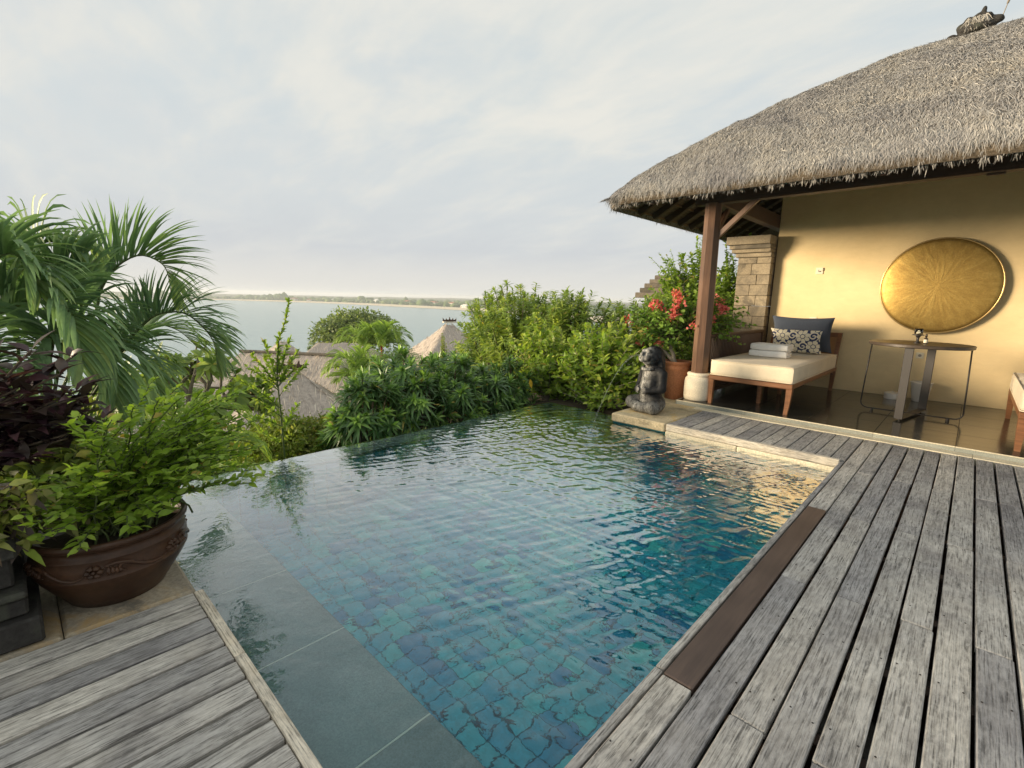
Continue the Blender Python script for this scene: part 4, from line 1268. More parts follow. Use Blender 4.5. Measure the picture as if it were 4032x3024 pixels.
def daybed(x0, x1, y0, y1, label, back=True):
    t = thing('daybed', ((x0 + x1) / 2, (y0 + y1) / 2, FZ), label, 'daybed', 'daybeds on the terrace')
    fm = M['teak_frame']
    MB().box(((x0 + x1) / 2, y0 + 0.025, 0.364), (x1 - x0, 0.05, 0.055), 0.006).build('front_rail', fm, t)
    MB().box(((x0 + x1) / 2, y1 - 0.025, 0.364), (x1 - x0, 0.05, 0.055), 0.006).build('rear_rail', fm, t)
    for x in (x0 + 0.025, x1 - 0.025):
        MB().box((x, (y0 + y1) / 2, 0.364), (0.048, y1 - y0 - 0.102, 0.053), 0.006).build('side_rail', fm, t)
    MB().box(((x0 + x1) / 2, (y0 + y1) / 2, 0.385), (x1 - x0 - 0.10, y1 - y0 - 0.10, 0.02), 0.004).build('slat_base', M['teak_dark'], t)
    for x, bx in ((x0 + 0.032, 0.004), (x1 - 0.032, -0.012)):
        for y, by in ((y0 + 0.032, -0.01), (y1 - 0.035, 0.02)):
            V, F = bar_leg(x, y, 0.338, bx, by); obj('leg', V, F, fm, t)
    for fr in (0.2, 0.58):
        V, F = bar_leg((x0 + x1) / 2, y0 + (y1 - y0) * fr, 0.375, 0, 0, 0.045, 0.04); obj('centre_leg', V, F, fm, t)
    V, F = soft_box((x1 - x0 + 0.005, y1 - y0 - 0.07, 0.185), 0.038, (14, 26, 8), 0.008, 3, 0.004)
    mt = obj('mattress', V + np.array(((x0 + x1) / 2, (y0 + y1) / 2 - 0.03, 0.487)), F, M['cream_fabric'], t, smooth=True, loc=((x0 + x1) / 2, (y0 + y1) / 2, 0.487))
    for zz in (0.572, 0.402):
        hx_, hy_ = (x1 - x0) / 2 - 0.004, (y1 - y0 - 0.07) / 2 - 0.006; cx_, cy_ = (x0 + x1) / 2, (y0 + y1) / 2 - 0.03; rr = 0.034
        P = []
        for sx, sy, a0 in ((1, 1, 0), (-1, 1, PI / 2), (-1, -1, PI), (1, -1, 1.5 * PI)):
            for a in np.linspace(a0, a0 + PI / 2, 5): P.append((cx_ + sx * (hx_ - rr) + rr * math.cos(a), cy_ + sy * (hy_ - rr) + rr * math.sin(a), zz))
        P.append(P[0]); V, F = tube(P, 0.0055, 6, False); obj('piping', V, F, M['cream_fabric'], mt, smooth=True)
    if back:
        zt = 0.875
        for x in (x0 + 0.03, x1 - 0.03):
            P = spline([(x, y1 - 0.05, 0.39), (x, y1 - 0.02, 0.55), (x, y1 + 0.04, 0.72), (x, y1 + 0.11, zt)], 10)
            Vs = []
            for p_ in P:
                for a, b in ((-1, -1), (1, -1), (1, 1), (-1, 1)): Vs.append(p_ + np.array((a * 0.024, b * 0.026, 0)))
            F = []
            for i in range(9):
                for j in range(4):
                    k = (j + 1) % 4; F.append([i * 4 + j, i * 4 + k, (i + 1) * 4 + k, (i + 1) * 4 + j])
            F += [[3, 2, 1, 0], [36, 37, 38, 39]]
            obj('back_post', np.array(Vs), F, fm, t)
        beam('back_top_rail', (x0 + 0.006, y1 + 0.105, zt - 0.03), (x1 - 0.006, y1 + 0.105, zt - 0.03), 0.04, 0.06, 'teak_frame', t)
        V, F = grid_mesh(np.linspace(x0 + 0.05, x1 - 0.05, 8), np.linspace(0, 1, 10), lambda X, Y: 0.42 + Y * (zt - 0.06 - 0.42))
        V[:, 1] = y1 - 0.045 + 0.135 * V[:, 1] ** 1.8
        V2 = V + np.array((0, 0.012, 0)); n = len(V)
        obj('cane_panel', np.concatenate([V, V2]), np.concatenate([F, F[:, ::-1] + n]), M['cane'], t)
    return t
daybed(-2.25, -1.335, 5.855, 8.165, 'teak daybed with cream mattress and cane back under the eaves next to the post')
daybed(0.385, 1.30, 5.925, 7.72, 'teak daybed with bare cream mattress standing right of the round table', back=False)
# cushions and towels
V, F = pillow(0.78, 0.52, 0.17, seed=2)
V = V @ rotx(0.26).T @ rotz(0.05).T + np.array((-1.775, 7.90, 0.845))
o = obj('navy_cushion', V, F, M['navy_fabric'], smooth=True, loc=(-1.775, 7.90, 0.845), label='plain dark navy cushion leaning on the cane back of the daybed', cat='cushion')
V, F = pillow(0.64, 0.36, 0.15, seed=5)
V = V @ rotx(0.36).T @ rotz(0.03).T
floral = obj('floral_cushion', V, F, M['floral_fabric'], smooth=True, label='navy cushion printed with cream flowers in front of the plain one', cat='cushion')
floral.location = (-1.775, 7.64, 0.755)
def towel(zb, label, dx, dy, a):
    t = thing('bath_towel', (-1.865 + dx, 6.84 + dy, zb), label, 'towel', 'folded white towels on the daybed')
    for k in range(4):
        V, F = soft_box((0.45 - 0.006 * k, 0.27, 0.021), 0.0100, (10, 8, 4), 0, k, 0.003)
        V = V @ rotz(a).T
        obj('fold', V + np.array((-1.865 + dx + rng.normal() * .004, 6.84 + dy + rng.normal() * .004, zb + 0.011 + 0.0195 * k)), F, M['towel'], t, smooth=True)
    # wrapped front edge joining the folds
    V, F = soft_box((0.445, 0.05, 0.080), 0.024, (12, 4, 6), 0, 9, 0.003); V = (V + np.array((0, -0.123, 0))) @ rotz(a).T
    obj('wrapped_edge', V + np.array((-1.865 + dx, 6.84 + dy, zb + 0.041)), F, M['towel'], t, smooth=True)
    for s in (-0.085, -0.06, -0.035):
        V, F = soft_box((0.010, 0.052, 0.084), 0.005, (2, 4, 6), 0, 9, 0.0); V = (V + np.array((s, -0.1235, 0))) @ rotz(a).T
        obj('woven_band', V + np.array((-1.865 + dx, 6.84 + dy, zb + 0.041)), F, M['towel'], t, smooth=True)
towel(0.588, 'lower folded white towel lying on the cream mattress', 0, 0, 0.02)
towel(0.672, 'upper folded white towel topmost of the pile on the daybed', 0.01, 0.01, -0.02)

# gong
GC = np.array((-0.395, 8.27, 1.535)); GR = 0.592
prof = [(0.0, 0.062), (0.10, 0.060), (0.22, 0.056), (0.34, 0.049), (0.45, 0.038), (0.54, 0.026), (0.580, 0.016), (0.590, 0.004), (0.588, -0.006)]
V, F = lathe(prof[::-1], 96, False)
gong = thing('wall_gong', tuple(GC), 'large round brass gong disc hung on the yellow wall', 'gong')
V = V @ rotx(PI / 2).T
obj('disc', V + GC, F, M['brass'], gong, smooth=True)
th = np.linspace(0, 2 * PI, 97)
V, F = tube(np.stack([GC[0] + GR * np.cos(th), np.full(97, GC[1] - 0.004), GC[2] + GR * np.sin(th)], -1), 0.009, 8, False)
obj('rim', V, F, M['brass_rim'], gong, smooth=True)
V, F = lathe([(0.09, 0.0), (0.09, 0.08)], 16); obj('wall_bracket', V @ rotx(PI / 2).T + np.array((GC[0], 8.349, GC[2])), F, M['black_metal'], gong)

# round table
TC = np.array((-0.40, 6.945)); TZ = 0.872
tab = thing('round_table', (TC[0], TC[1], FZ), 'round dark table with flat bar legs under the gong', 'table')
V, F = lathe([(0.0, TZ - 0.036), (0.448, TZ - 0.036), (0.455, TZ - 0.030), (0.456, TZ - 0.006), (0.452, TZ), (0.0, TZ)], 72, False)
obj('tabletop', V + np.array((TC[0], TC[1], 0)), F, M['table_top'], tab)
LA = -0.175       # the bar frame stands slightly askew to the room
LR = rotz(LA)
def tbl(V): return V @ LR.T + np.array((TC[0] + 0.02, TC[1], 0))
for dy in (-0.415, 0.415):
    V, F = chamfer_box((0.078, 0.016, 0.766), 0.003); obj('flat_leg', tbl(V + np.array((0, dy, 0.452))), F, M['black_metal'], tab)
V, F = chamfer_box((0.078, 0.842, 0.014), 0.003); obj('floor_bar', tbl(V + np.array((0, 0, 0.076))), F, M['black_metal'], tab)
for dy in (-0.36, 0.36):
    V, F = lathe([(0.014, FZ), (0.014, 0.069)], 12); obj('foot', tbl(V + np.array((0, dy, 0))), F, M['black_metal'], tab)
zb = 0.082; R_ = 0.07
pts = [(-0.425, 0.836), (-0.440, 0.45), (-0.450, zb + R_)]
for a in np.linspace(PI, 1.5 * PI, 6): pts.append((-0.450 + R_ + R_ * math.cos(a), zb + R_ + R_ * math.sin(a)))
pts += [(-x, z) for x, z in pts[::-1]]
V, F = tube([(TC[0] + x, TC[1], z) for x, z in pts], 0.0075, 8)
obj('rod_frame', V, F, M['black_metal'], tab, smooth=True)
for dx in (-0.335, 0.335):
    V, F = lathe([(0.016, FZ), (0.016, 0.077)], 12); obj('foot', V + np.array((TC[0] + dx, TC[1], 0)), F, M['black_metal'], tab)
cs = thing('candle_stand', (-0.425, 6.92, TZ), 'small dark pedestal holding a glass candle on the round table', 'candle holder')
V, F = lathe([(0.034, 0), (0.034, 0.006), (0.018, 0.014), (0.012, 0.03), (0.014, 0.06), (0.026, 0.082), (0.052, 0.086), (0.052, 0.094), (0.0, 0.095)], 28)
obj('pedestal', V + np.array((-0.425, 6.92, TZ)), F, M['black_metal'], cs, smooth=False)
V, F = lathe([(0.036, 0.0), (0.039, 0.002), (0.041, 0.062), (0.038, 0.062), (0.036, 0.006), (0.0, 0.006)], 28, False)
obj('glass_cup', V + np.array((-0.425, 6.92, TZ + 0.0955)), F, M['glass'], cs, smooth=True)
V, F = lathe([(0.022, 0.0), (0.022, 0.03), (0.0, 0.031)], 20); obj('candle', V + np.array((-0.425, 6.92, TZ + 0.102)), F, M['wax'], cs)
bt = thing('small_bottle', (-0.355, 6.90, TZ), 'tiny dark dropper bottle with pale label beside the candle', 'bottle')
V, F = lathe([(0.017, 0), (0.018, 0.002), (0.018, 0.055), (0.008, 0.066), (0.008, 0.074), (0.011, 0.075), (0.011, 0.092), (0.006, 0.105), (0.0, 0.106)], 20)
obj('body', V + np.array((-0.355, 6.90, TZ)), F, M['bottle_dark'], bt, smooth=True)
V, F = lathe([(0.0185, 0.010), (0.0185, 0.045)], 20, False); obj('paper_label', V + np.array((-0.355, 6.90, TZ)), F, M['paper_label'], bt, smooth=True)
cb = thing('coil_burner', (-0.66, 8.10, FZ), 'low round white ceramic box on the floor by the wall', 'container')
V, F = lathe([(0.085, 0), (0.09, 0.006), (0.09, 0.065), (0.086, 0.07), (0.0, 0.07)], 32); obj('body', V + np.array((-0.66, 8.10, FZ)), F, M['ceramic_white'], cb)
V, F = lathe([(0.092, 0.0705), (0.092, 0.080), (0.07, 0.088), (0.012, 0.09), (0.01, 0.10), (0.0, 0.101)], 32); obj('lid', V + np.array((-0.66, 8.10, FZ)), F, M['ceramic_white'], cb)
wb = thing('waste_bin', (-0.385, 8.17, FZ), 'tapered white waste bin standing behind the table leg', 'bin')
V, F = lathe([(0.075, 0), (0.08, 0.004), (0.112, 0.245), (0.116, 0.25), (0.110, 0.252), (0.078, 0.012), (0.0, 0.012)], 36, False); obj('shell', V + np.array((-0.385, 8.17, FZ)), F, M['ceramic_white'], wb, smooth=True)
V, F = lathe([(0.116, 0.246), (0.120, 0.250), (0.116, 0.256), (0.110, 0.254)], 36, False); obj('rim', V + np.array((-0.385, 8.17, FZ)), F, M['ceramic_white'], wb, smooth=True)

# ================================================================== STATUE
def statue_sdf(P):
    d = sd_ell(P, (0, .03, .10), (.17, .13, .105))
    d = smin(d, sd_ell(P, (0, .0, .26), (.138, .125, .16)), .06)
    d = smin(d, sd_ell(P, (0, .02, .41), (.135, .10, .12)), .06)
    d = smin(d, sd_cone(P, (-.105, .025, .455), (.105, .025, .455), .068, .068), .05)
    d = smin(d, sd_cone(P, (0, .01, .48), (0, -.02, .56), .07, .06), .03)
    for s in (-1, 1):
        d = smin(d, sd_cone(P, (s * .10, .02, .095), (s * .195, -.10, .078), .092, .074), .035)
        d = smin(d, sd_cone(P, (s * .195, -.105, .07), (s * -.01, -.175, .055), .068, .050), .022)
        d = smin(d, sd_ell(P, (s * -.06, -.165, .045), (.055, .035, .03)), .015)
        d = smin(d, sd_cone(P, (s * .160, .025, .445), (s * .192, .0, .285), .054, .047), .02)
        d = smin(d, sd_cone(P, (s * .192, .0, .28), (s * .095, -.118, .245), .045, .031), .018)
        d = smin(d, sd_ell(P, (s * .078, -.128, .243), (.036, .022, .036)), .008)
        for k in range(4):
            z = .270 - .0175 * k
            d = smin(d, sd_cone(P, (s * .072, -.143, z), (s * (.022 + .004 * abs(k - 1.2)), -.148, z - .002), .0088, .0072), .002)
        d = smin(d, sd_cone(P, (s * .082, -.130, .272), (s * .045, -.140, .295), .011, .008), .004)
    # collar of beads
    q = P - np.array((0, -.005, .505)); rr = np.hypot(q[..., 0], q[..., 1] * .95)
    col = np.sqrt((rr - .098) ** 2 + (q[..., 2] + .25 * q[..., 1] * -0.6) ** 2) - (.017 + .003 * np.sin(np.arctan2(q[..., 1], q[..., 0]) * 22))
    d = smin(d, col, .006)
    # head tilted back, hair falling behind
    A = rotx(-.35); P0 = P; HC = np.array((0, -.0, .52)); P = HC + (P - HC) / 1.13; body = d / 1.13; d = body
    hd = lambda c: np.array((0, -.025, .612)) + A @ np.array(c)
    d = smin(d, sd_ell(P, hd((0, 0, .0)), (.086, .098, .098), A), .012)
    hair = sd_ell(P, hd((0, .032, .026)), (.096, .092, .097), A)
    hair = smin(hair, sd_cone(P, (0, .075, .60), (0, .105, .44), .062, .05), .04)
    for s in (-1, 1): hair = smin(hair, sd_cone(P, (s * .075, .02, .62), (s * .085, .055, .50), .03, .026), .02)
    hair = hair + .004 * np.sin(P[..., 0] * 150)
    d = smin(d, hair, .004)
    d = smin(d, sd_cone(P, hd((-.045, -.078, .038)), hd((.045, -.078, .038)), .017, .017), .012)      # brow
    d = smin(d, sd_cone(P, hd((0, -.09, .03)), hd((0, -.112, -.005)), .013, .021), .008)              # nose
    for s in (-1, 1):
        d = smin(d, sd_ell(P, hd((s * .036, -.083, .015)), (.017, .014, .012)), .004)                  # eyes
        d = smin(d, sd_ell(P, hd((s * .05, -.07, -.03)), (.032, .03, .03)), .015)                      # cheeks
        d = smin(d, sd_ell(P, hd((s * .088, .005, -.005)), (.014, .024, .032)), .006)                  # ears
    d = smin(d, sd_ell(P, hd((0, -.088, -.048)), (.042, .036, .034)), .012)                            # lips
    d = np.maximum(d, -sd_ell(P, hd((0, -.122, -.046)), (.021, .03, .017)))                            # open mouth
    d = d * 1.13; P = P0
    d = d + .0022 * vnoise(P * 45, 7)
    return np.maximum(d, -P[..., 2])
V, F = sdf_mesh(statue_sdf, (-.30, -.25, -.012), (.30, .21, .78), 0.0072)
statue = obj('fountain_statue', V, F, M['statue_stone'], smooth=True, label='dark stone seated figure with hands on its belly spouting water into the pool', cat='statue')
statue.location = (-2.60, 5.07, 0.006); statue.rotation_euler = (0, 0, -0.42)
# thin jets from the mouth
jet = thing('water_jet', (-2.64, 4.93, 0.6), 'thin clear water jets leaving the mouth of the stone statue', 'water jet')
for k in range(2):
    a = np.array((-2.665, 4.935, 0.648)); tgt = np.array((JET[0] + rng.normal() * .03, JET[1] + rng.normal() * .05, WZ))
    hgt = 0.10 + 0.05 * rng.random()
    tt = np.linspace(0, 1, 26)[:, None]
    P = a + (tgt - a) * tt; P[:, 2] = a[2] + (tgt[2] - a[2]) * tt[:, 0] + 4 * (hgt + .12) * (tt * (1 - tt))[:, 0]
    V, F = tube(P, np.interp(tt[:, 0], [0, .3, 1], [.0022, .0014, .0007]), 6)
    obj('stream', V, F, M['jet_water'], jet, smooth=True)
mb = MB()
for k in range(60):
    c = np.array((JET[0], JET[1], WZ + 0.012)) + np.array((rng.normal() * .06, rng.normal() * .06, abs(rng.normal()) * .025))
    mb.lathe([(0.0, -.005), (.004, -.003), (.005, 0), (.004, .003), (0, .005)], c, 6, False)
for k in range(50):
    t_ = rng.random() * 0.5; c = np.array((-2.625, 4.945, .622)) * (1 - t_) + np.array((JET[0], JET[1], WZ)) * t_ + np.array((0, 0, .9 * t_ * (1 - t_))) + rng.normal(size=3) * .02
    mb.lathe([(0.0, -.002), (.0016, -.001), (.002, 0), (.0016, .001), (0, .002)], c, 5, False)
mb.build('droplets', M['jet_water'], jet, kind='stuff', smooth=True)

# ================================================================== POTS
PC = np.array((-2.492, 0.212, 0.003))
pot = thing('glazed_pot', tuple(PC), 'wide brown glazed pot with moulded scrolls at the pool corner', 'pot')
prof = [(0.150, 0.0), (0.163, 0.004), (0.185, 0.04), (0.215, 0.085), (0.240, 0.125), (0.2525, 0.150), (0.2535, 0.154), (0.257, 0.158), (0.2565, 0.162), (0.2545, 0.165), (0.2575, 0.19), (0.257, 0.215), (0.252, 0.232), (0.2535, 0.236), (0.2545, 0.239), (0.252, 0.243), (0.2425, 0.252),
        (0.240, 0.262), (0.244, 0.272), (0.256, 0.279), (0.264, 0.287), (0.2655, 0.296), (0.262, 0.304), (0.254, 0.308), (0.244, 0.304), (0.236, 0.292), (0.230, 0.262), (0.0, 0.258)]
V, F = lathe(prof, 72, False); obj('body', V + PC, F, M['pot_glaze'], pot, smooth=True)
def on_pot(a, z, lift=0.0):
    r = np.interp(z, [p_[1] for p_ in prof[:12]], [p_[0] for p_ in prof[:12]]) + lift
    return PC + np.array((r * math.cos(a), r * math.sin(a), z))
for k in range(6):
    a0 = k * PI / 3 - 0.35
    pts = [on_pot(a0 + u, 0.197 + 0.024 * math.sin(u * 6.2), 0.002) for u in np.linspace(0.12, 0.92, 26)]
    rel = obj('relief_vine', *tube(pts, np.interp(np.arange(26), [0, 4, 20, 25], [.003, .008, .0075, .002]), 6), M['pot_glaze'], pot, smooth=True)
    pts = []
    for u in np.linspace(0, 4.4, 20):
        rr = 0.028 * (1 - u / 6.2); pts.append(on_pot(a0 + 0.36 + rr * 4.0 * math.cos(u + .4), 0.192 + rr * math.sin(u + .4), 0.002))
    obj('relief_scroll', *tube(pts, np.linspace(.0075, .003, 20), 6), M['pot_glaze'], pot, smooth=True)
    mbf = MB()
    for q in range(6):
        aa = q * PI / 3; c = on_pot(a0 + 0.075 * math.cos(aa), 0.200 + 0.017 * math.sin(aa), 0.002)
        mbf.lathe([(0.0, -.011), (.010, -.006), (.013, 0), (.010, .006), (0, .011)], c, 8, False)
    mbf.lathe([(0.0, -.008), (.007, -.004), (.009, 0), (.007, .004), (0, .008)], on_pot(a0, 0.200, 0.004), 8, False)
    mbf.build('relief_flower', M['pot_glaze'], pot, smooth=True)
    for q in range(4):
        a1 = a0 + 0.16 + q * 0.045
        obj('relief_leaf', *tube([on_pot(a1, 0.178, 0.0), on_pot(a1 + .015, 0.19, 0.004), on_pot(a1 + .01, 0.212 - .004 * q, 0.0)], [.003, .009, .003], 6), M['pot_glaze'], pot, smooth=True)
V, F = lathe([(0.0, 0.0), (0.2305, 0.0)], 32, False); V[:, 2] += 0.262 + 0.012 * vnoise(V * 30, 3); obj('potting_soil', V + PC, F, M['soil'], pot, smooth=True)

TP = np.array((-2.735, 6.02, 0.002))
tp = thing('terracotta_pot', tuple(TP), 'tall terracotta pot behind the stone statue', 'pot')
prof2 = [(0.125, 0), (0.13, 0.004), (0.158, 0.25), (0.166, 0.36), (0.168, 0.40), (0.172, 0.405), (0.169, 0.412), (0.171, 0.425), (0.169, 0.435), (0.17, 0.452), (0.182, 0.462), (0.186, 0.478), (0.186, 0.494), (0.178, 0.50), (0.164, 0.496), (0.158, 0.44), (0.0, 0.43)]
V, F = lathe(prof2, 48, False); obj('body', V + TP, F, M['terracotta'], tp, smooth=True)
V, F = lathe([(0.0, 0.0), (0.158, 0.0)], 24, False); V[:, 2] += 0.442 + 0.008 * vnoise(V * 30, 5); obj('potting_soil', V + TP, F, M['soil'], tp, smooth=True)

# dark stone planter at the left
dp = thing('stone_planter', (-2.7, -0.9, 0.0), 'dark mossy stone planter with stepped courses beside the brown pot', 'planter')
for z0, z1, x1, y1 in ((0.004, 0.105, -2.245, -0.025), (0.108, 0.175, -2.275, -0.055), (0.178, 0.205, -2.255, -0.052), (0.208, 0.320, -2.31, -0.08), (0.323, 0.372, -2.275, -0.062)):
    for a, b in ((-1.7, -1.15), (-1.15, -0.62), (-0.62, y1)):
        V, F = chamfer_box((x1 + 3.1, b - a - 0.005, z1 - z0), 0.008)
        V = V + 0.004 * np.stack([vnoise(V * 9 + k + a * 7, 3) for k in range(3)], -1)
        obj('stone_course', V + np.array(((x1 - 3.1) / 2, (a + b) / 2, (z0 + z1) / 2)), F, M['dark_stone'], dp)

# ================================================================== PLANTS
UP = np.array((0, 0, 1.0))
def stems_part(name, stems, mat, parent, n=5, kind='stuff'):
    mb = MB()
    for pts, r0, r1 in stems:
        mb.tube(pts, np.linspace(r0, r1, len(pts)), n, cap=False)
    return mb.build(name, M[mat], parent, smooth=True, kind=kind)
def curve_to(a, b, sag=0.0, n=7, wob=0.0):
    a = np.asarray(a, float); b = np.asarray(b, float)
    t = np.linspace(0, 1, n)[:, None]
    m_ = a * 0.5 + b * 0.5; m_[2] += sag; m_[:2] = a[:2] * 0.68 + b[:2] * 0.32
    P = (1 - t) ** 2 * a + 2 * t * (1 - t) * m_ + t * t * b
    if wob: P[1:-1] += rng.normal(size=(n - 2, 3)) * wob
    return P
def along(P, t):
    """points and tangents at parameters t of a polyline"""
    s = np.asarray(t) * (len(P) - 1); i = np.clip(s.astype(int), 0, len(P) - 2); f = (s - i)[:, None]
    return P[i] * (1 - f) + P[i + 1] * f, unit(P[i + 1] - P[i])

# ---------- palms
def frond(bag, rach, ctrl, leaf_len, nl, upb, width=0.03, r0=0.010, side_ang=0.75, droop=0.5, tipdroop=1.0, curl=1.0, sides=(-1, 1), center=None, vs=.75, vn=.75):
    P = spline(ctrl, 26)
    rach.append((P, r0, 0.002))
    t = np.linspace(0.16, 0.99, nl)
    for s in sides:
        tt = np.clip(t + rng.normal(size=nl) * 0.004, 0, 1)
        B, T = along(P, tt)
        ub = np.broadcast_to(np.asarray(upb, float), B.shape) if center is None else unit(B - np.asarray(center, float))
        S = unit(np.cross(T, ub)) * s
        Nn = unit(np.cross(S * s, T))
        prof = np.sin(np.clip(tt * 0.86 + 0.16, 0, 1) * PI) ** 0.6
        L = leaf_len * (0.35 + 0.75 * prof) * rng.uniform(0.92, 1.08, nl)
        ang = side_ang * (1.05 - 0.45 * tt)
        D = unit(T * np.cos(ang)[:, None] + S * np.sin(ang)[:, None] * vs + Nn * np.sin(ang)[:, None] * vn + rng.normal(size=(nl, 3)) * 0.035)
        nn = unit(np.cross(D, S) * -s + rng.normal(size=(nl, 3)) * 0.1)
        dr = droop * rng.uniform(0.7, 1.3, nl) * (1 + tipdroop * tt)
        k = 8; ts = np.linspace(0, 1, k); ws = np.array([.55, .9, 1, 1, .92, .75, .45, .04])
        # leaflets arch over: integrate a falling direction
        Vv = np.zeros((nl, k, 3, 3)); p = B.copy(); d = D.copy()
        for j in range(k):
            sd = unit(np.cross(d, nn)); n2 = np.cross(sd, d)
            hw = (width * ws[j] / 2) * rng.uniform(0.98, 1.02)
            Vv[:, j, 0] = p - sd * hw + n2 * hw * 0.35; Vv[:, j, 1] = p; Vv[:, j, 2] = p + sd * hw + n2 * hw * 0.35
            p = p + d * (L / (k - 1))[:, None]
            d = unit(d + np.array((0, 0, -1.0)) * (dr * 0.11 * (1 + curl * j))[:, None])
        b = (np.arange(nl) * k * 3)[:, None, None]; jj = (np.arange(k - 1) * 3)[None, :, None]; ii = np.arange(2)[None, None]
        a = b + jj + ii
        F = np.stack([a, a + 1, a + 4, a + 3], -1).reshape(-1, 4)
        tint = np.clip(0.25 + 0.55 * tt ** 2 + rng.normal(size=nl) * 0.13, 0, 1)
        bag.V.append(Vv.reshape(-1, 3)); bag.F.append(F + bag.n); bag.T.append(np.repeat(tint, k * 3)); bag.n += nl * k * 3
def palm(name, loc, label, fronds, mat='leaf_palm', stem_mat='stem_green', trunk=None, group=None, extra_lance=0):
    t = thing(name, loc, label, 'palm', group)
    for f_ in fronds:
        bag = Bag(); rach = []
        frond(bag, rach, **f_)
        fo = bag.build('frond', M[mat], t)
        (P, r0, r1), = rach
        V, F = tube(P, np.linspace(r0, r1, len(P)), 6); obj('rachis', V, F, M[stem_mat], fo, smooth=True)
    if trunk:
        for pts, r0, r1, mt in trunk:
            V, F = tube(pts, np.linspace(r0, r1, len(pts)), 10); obj('trunk', V, F, M[mt], t, smooth=True)
    return t
K = dict(leaf_len=0.44, nl=48, width=0.024, droop=0.20, curl=1.5)
crown = (-4.42, 0.12, 0.35)
fr = [
    dict(ctrl=[crown, (-4.47, 0.44, 1.08), (-4.43, 0.475, 1.22), (-4.31, 0.56, 1.39), (-4.2, 0.68, 1.48), (-4.08, 0.77, 1.44), (-4.02, 0.80, 1.36), (-3.98, 0.80, 1.20)], upb=(0, 0, 1), **{**K, 'leaf_len': 0.40, 'nl': 66, 'droop': 0.10, 'side_ang': 1.0, 'center': (-4.25, 0.62, 1.20), 'vs': .32, 'vn': .95, 'curl': 1.6, 'width': .022}),
    dict(ctrl=[(-4.2, 0.2, 0.3), (-3.97, 0.49, 0.84), (-3.85, 0.60, 1.02), (-3.74, 0.68, 1.10), (-3.66, 0.79, 1.11), (-3.60, 0.87, 1.03), (-3.55, 0.92, 0.92), (-3.52, 0.92, 0.76)], upb=(0, 0, 1), **{**K, 'leaf_len': 0.30, 'nl': 66, 'droop': 0.14, 'side_ang': 1.0, 'center': (-3.80, 0.72, 0.80), 'vs': .42, 'vn': .9, 'curl': 1.6, 'width': .021}),
    dict(ctrl=[(-4.1, -0.2, 0.5), (-4.0, -0.14, 0.94), (-3.9, -0.02, 1.09), (-3.8, 0.10, 1.17), (-3.65, 0.19, 1.20), (-3.49, 0.235, 1.13), (-3.39, 0.25, 1.02), (-3.33, 0.25, 0.86)], upb=(0.1, 0.1, 1), **{**K, 'leaf_len': 0.42, 'nl': 56, 'width': 0.027}),
    dict(ctrl=[(-4.5, 0.02, 0.6), (-4.43, 0.05, 1.0), (-4.4, 0.11, 1.30), (-4.33, 0.17, 1.46), (-4.27, 0.24, 1.53), (-4.17, 0.36, 1.50)], upb=(0.4, 0.2, 0.6), **{**K, 'leaf_len': 0.40, 'nl': 40, 'width': 0.036, 'droop': 0.40}),
    dict(ctrl=[(-4.0, -0.3, 0.5), (-3.85, -0.12, 1.1), (-3.8, -0.04, 1.33), (-3.7, 0.05, 1.42), (-3.6, 0.11, 1.36), (-3.5, 0.13, 1.22)], upb=(0.2, 0.1, 1), **{**K, 'leaf_len': 0.36, 'width': 0.027}),
    dict(ctrl=[(-4.4, 0.3, 0.6), (-4.3, 0.36, 1.12), (-4.2, 0.31, 1.29), (-4.09, 0.24, 1.38), (-3.98, 0.12, 1.36), (-3.88, 0.03, 1.24)], upb=(0.1, 0.0, 1), **{**K, 'leaf_len': 0.40, 'width': 0.027}),
    dict(ctrl=[(-3.95, 0.15, 0.6), (-3.82, 0.24, 1.0), (-3.72, 0.31, 1.03), (-3.6, 0.38, 0.93), (-3.5, 0.39, 0.76), (-3.46, 0.38, 0.62)], upb=(0.3, 0.1, 1), **{**K, 'leaf_len': 0.40, 'width': 0.026, 'droop': 0.32}),
    dict(ctrl=[(-4.0, 0.1, 0.6), (-3.82, 0.18, 0.96), (-3.68, 0.11, 0.92), (-3.52, 0.04, 0.84), (-3.42, -0.04, 0.72)], upb=(0.4, -0.1, 1), **{**K, 'leaf_len': 0.40, 'width': 0.026, 'droop': 0.35}),
    dict(ctrl=[(-4.3, 0.25, 0.3), (-4.15, 0.42, 0.72), (-3.98, 0.52, 0.86), (-3.82, 0.58, 0.80), (-3.7, 0.6, 0.62)], upb=(0.2, 0.2, 1), **{**K, 'leaf_len': 0.36}),
    dict(ctrl=[(-4.5, -0.1, 0.3), (-4.5, -0.3, 0.8), (-4.45, -0.4, 1.25), (-4.3, -0.5, 1.5), (-4.1, -0.55, 1.45)], upb=(0.3, 0, 1), **{**K, 'leaf_len': 0.42, 'width': 0.027}),
    dict(ctrl=[(-4.2, -0.3, 0.2), (-3.95, -0.3, 0.6), (-3.7, -0.22, 0.85), (-3.45, -0.12, 0.86), (-3.25, -0.06, 0.72)], upb=(0.2, 0.0, 1), **{**K, 'leaf_len': 0.38, 'width': 0.027}),
    dict(ctrl=[(-4.6, 0.3, 0.2), (-4.75, 0.55, 0.7), (-4.85, 0.8, 0.95), (-4.9, 1.0, 0.92), (-4.92, 1.15, 0.75)], upb=(0, 0.2, 1), **{**K, 'leaf_len': 0.36}),
]
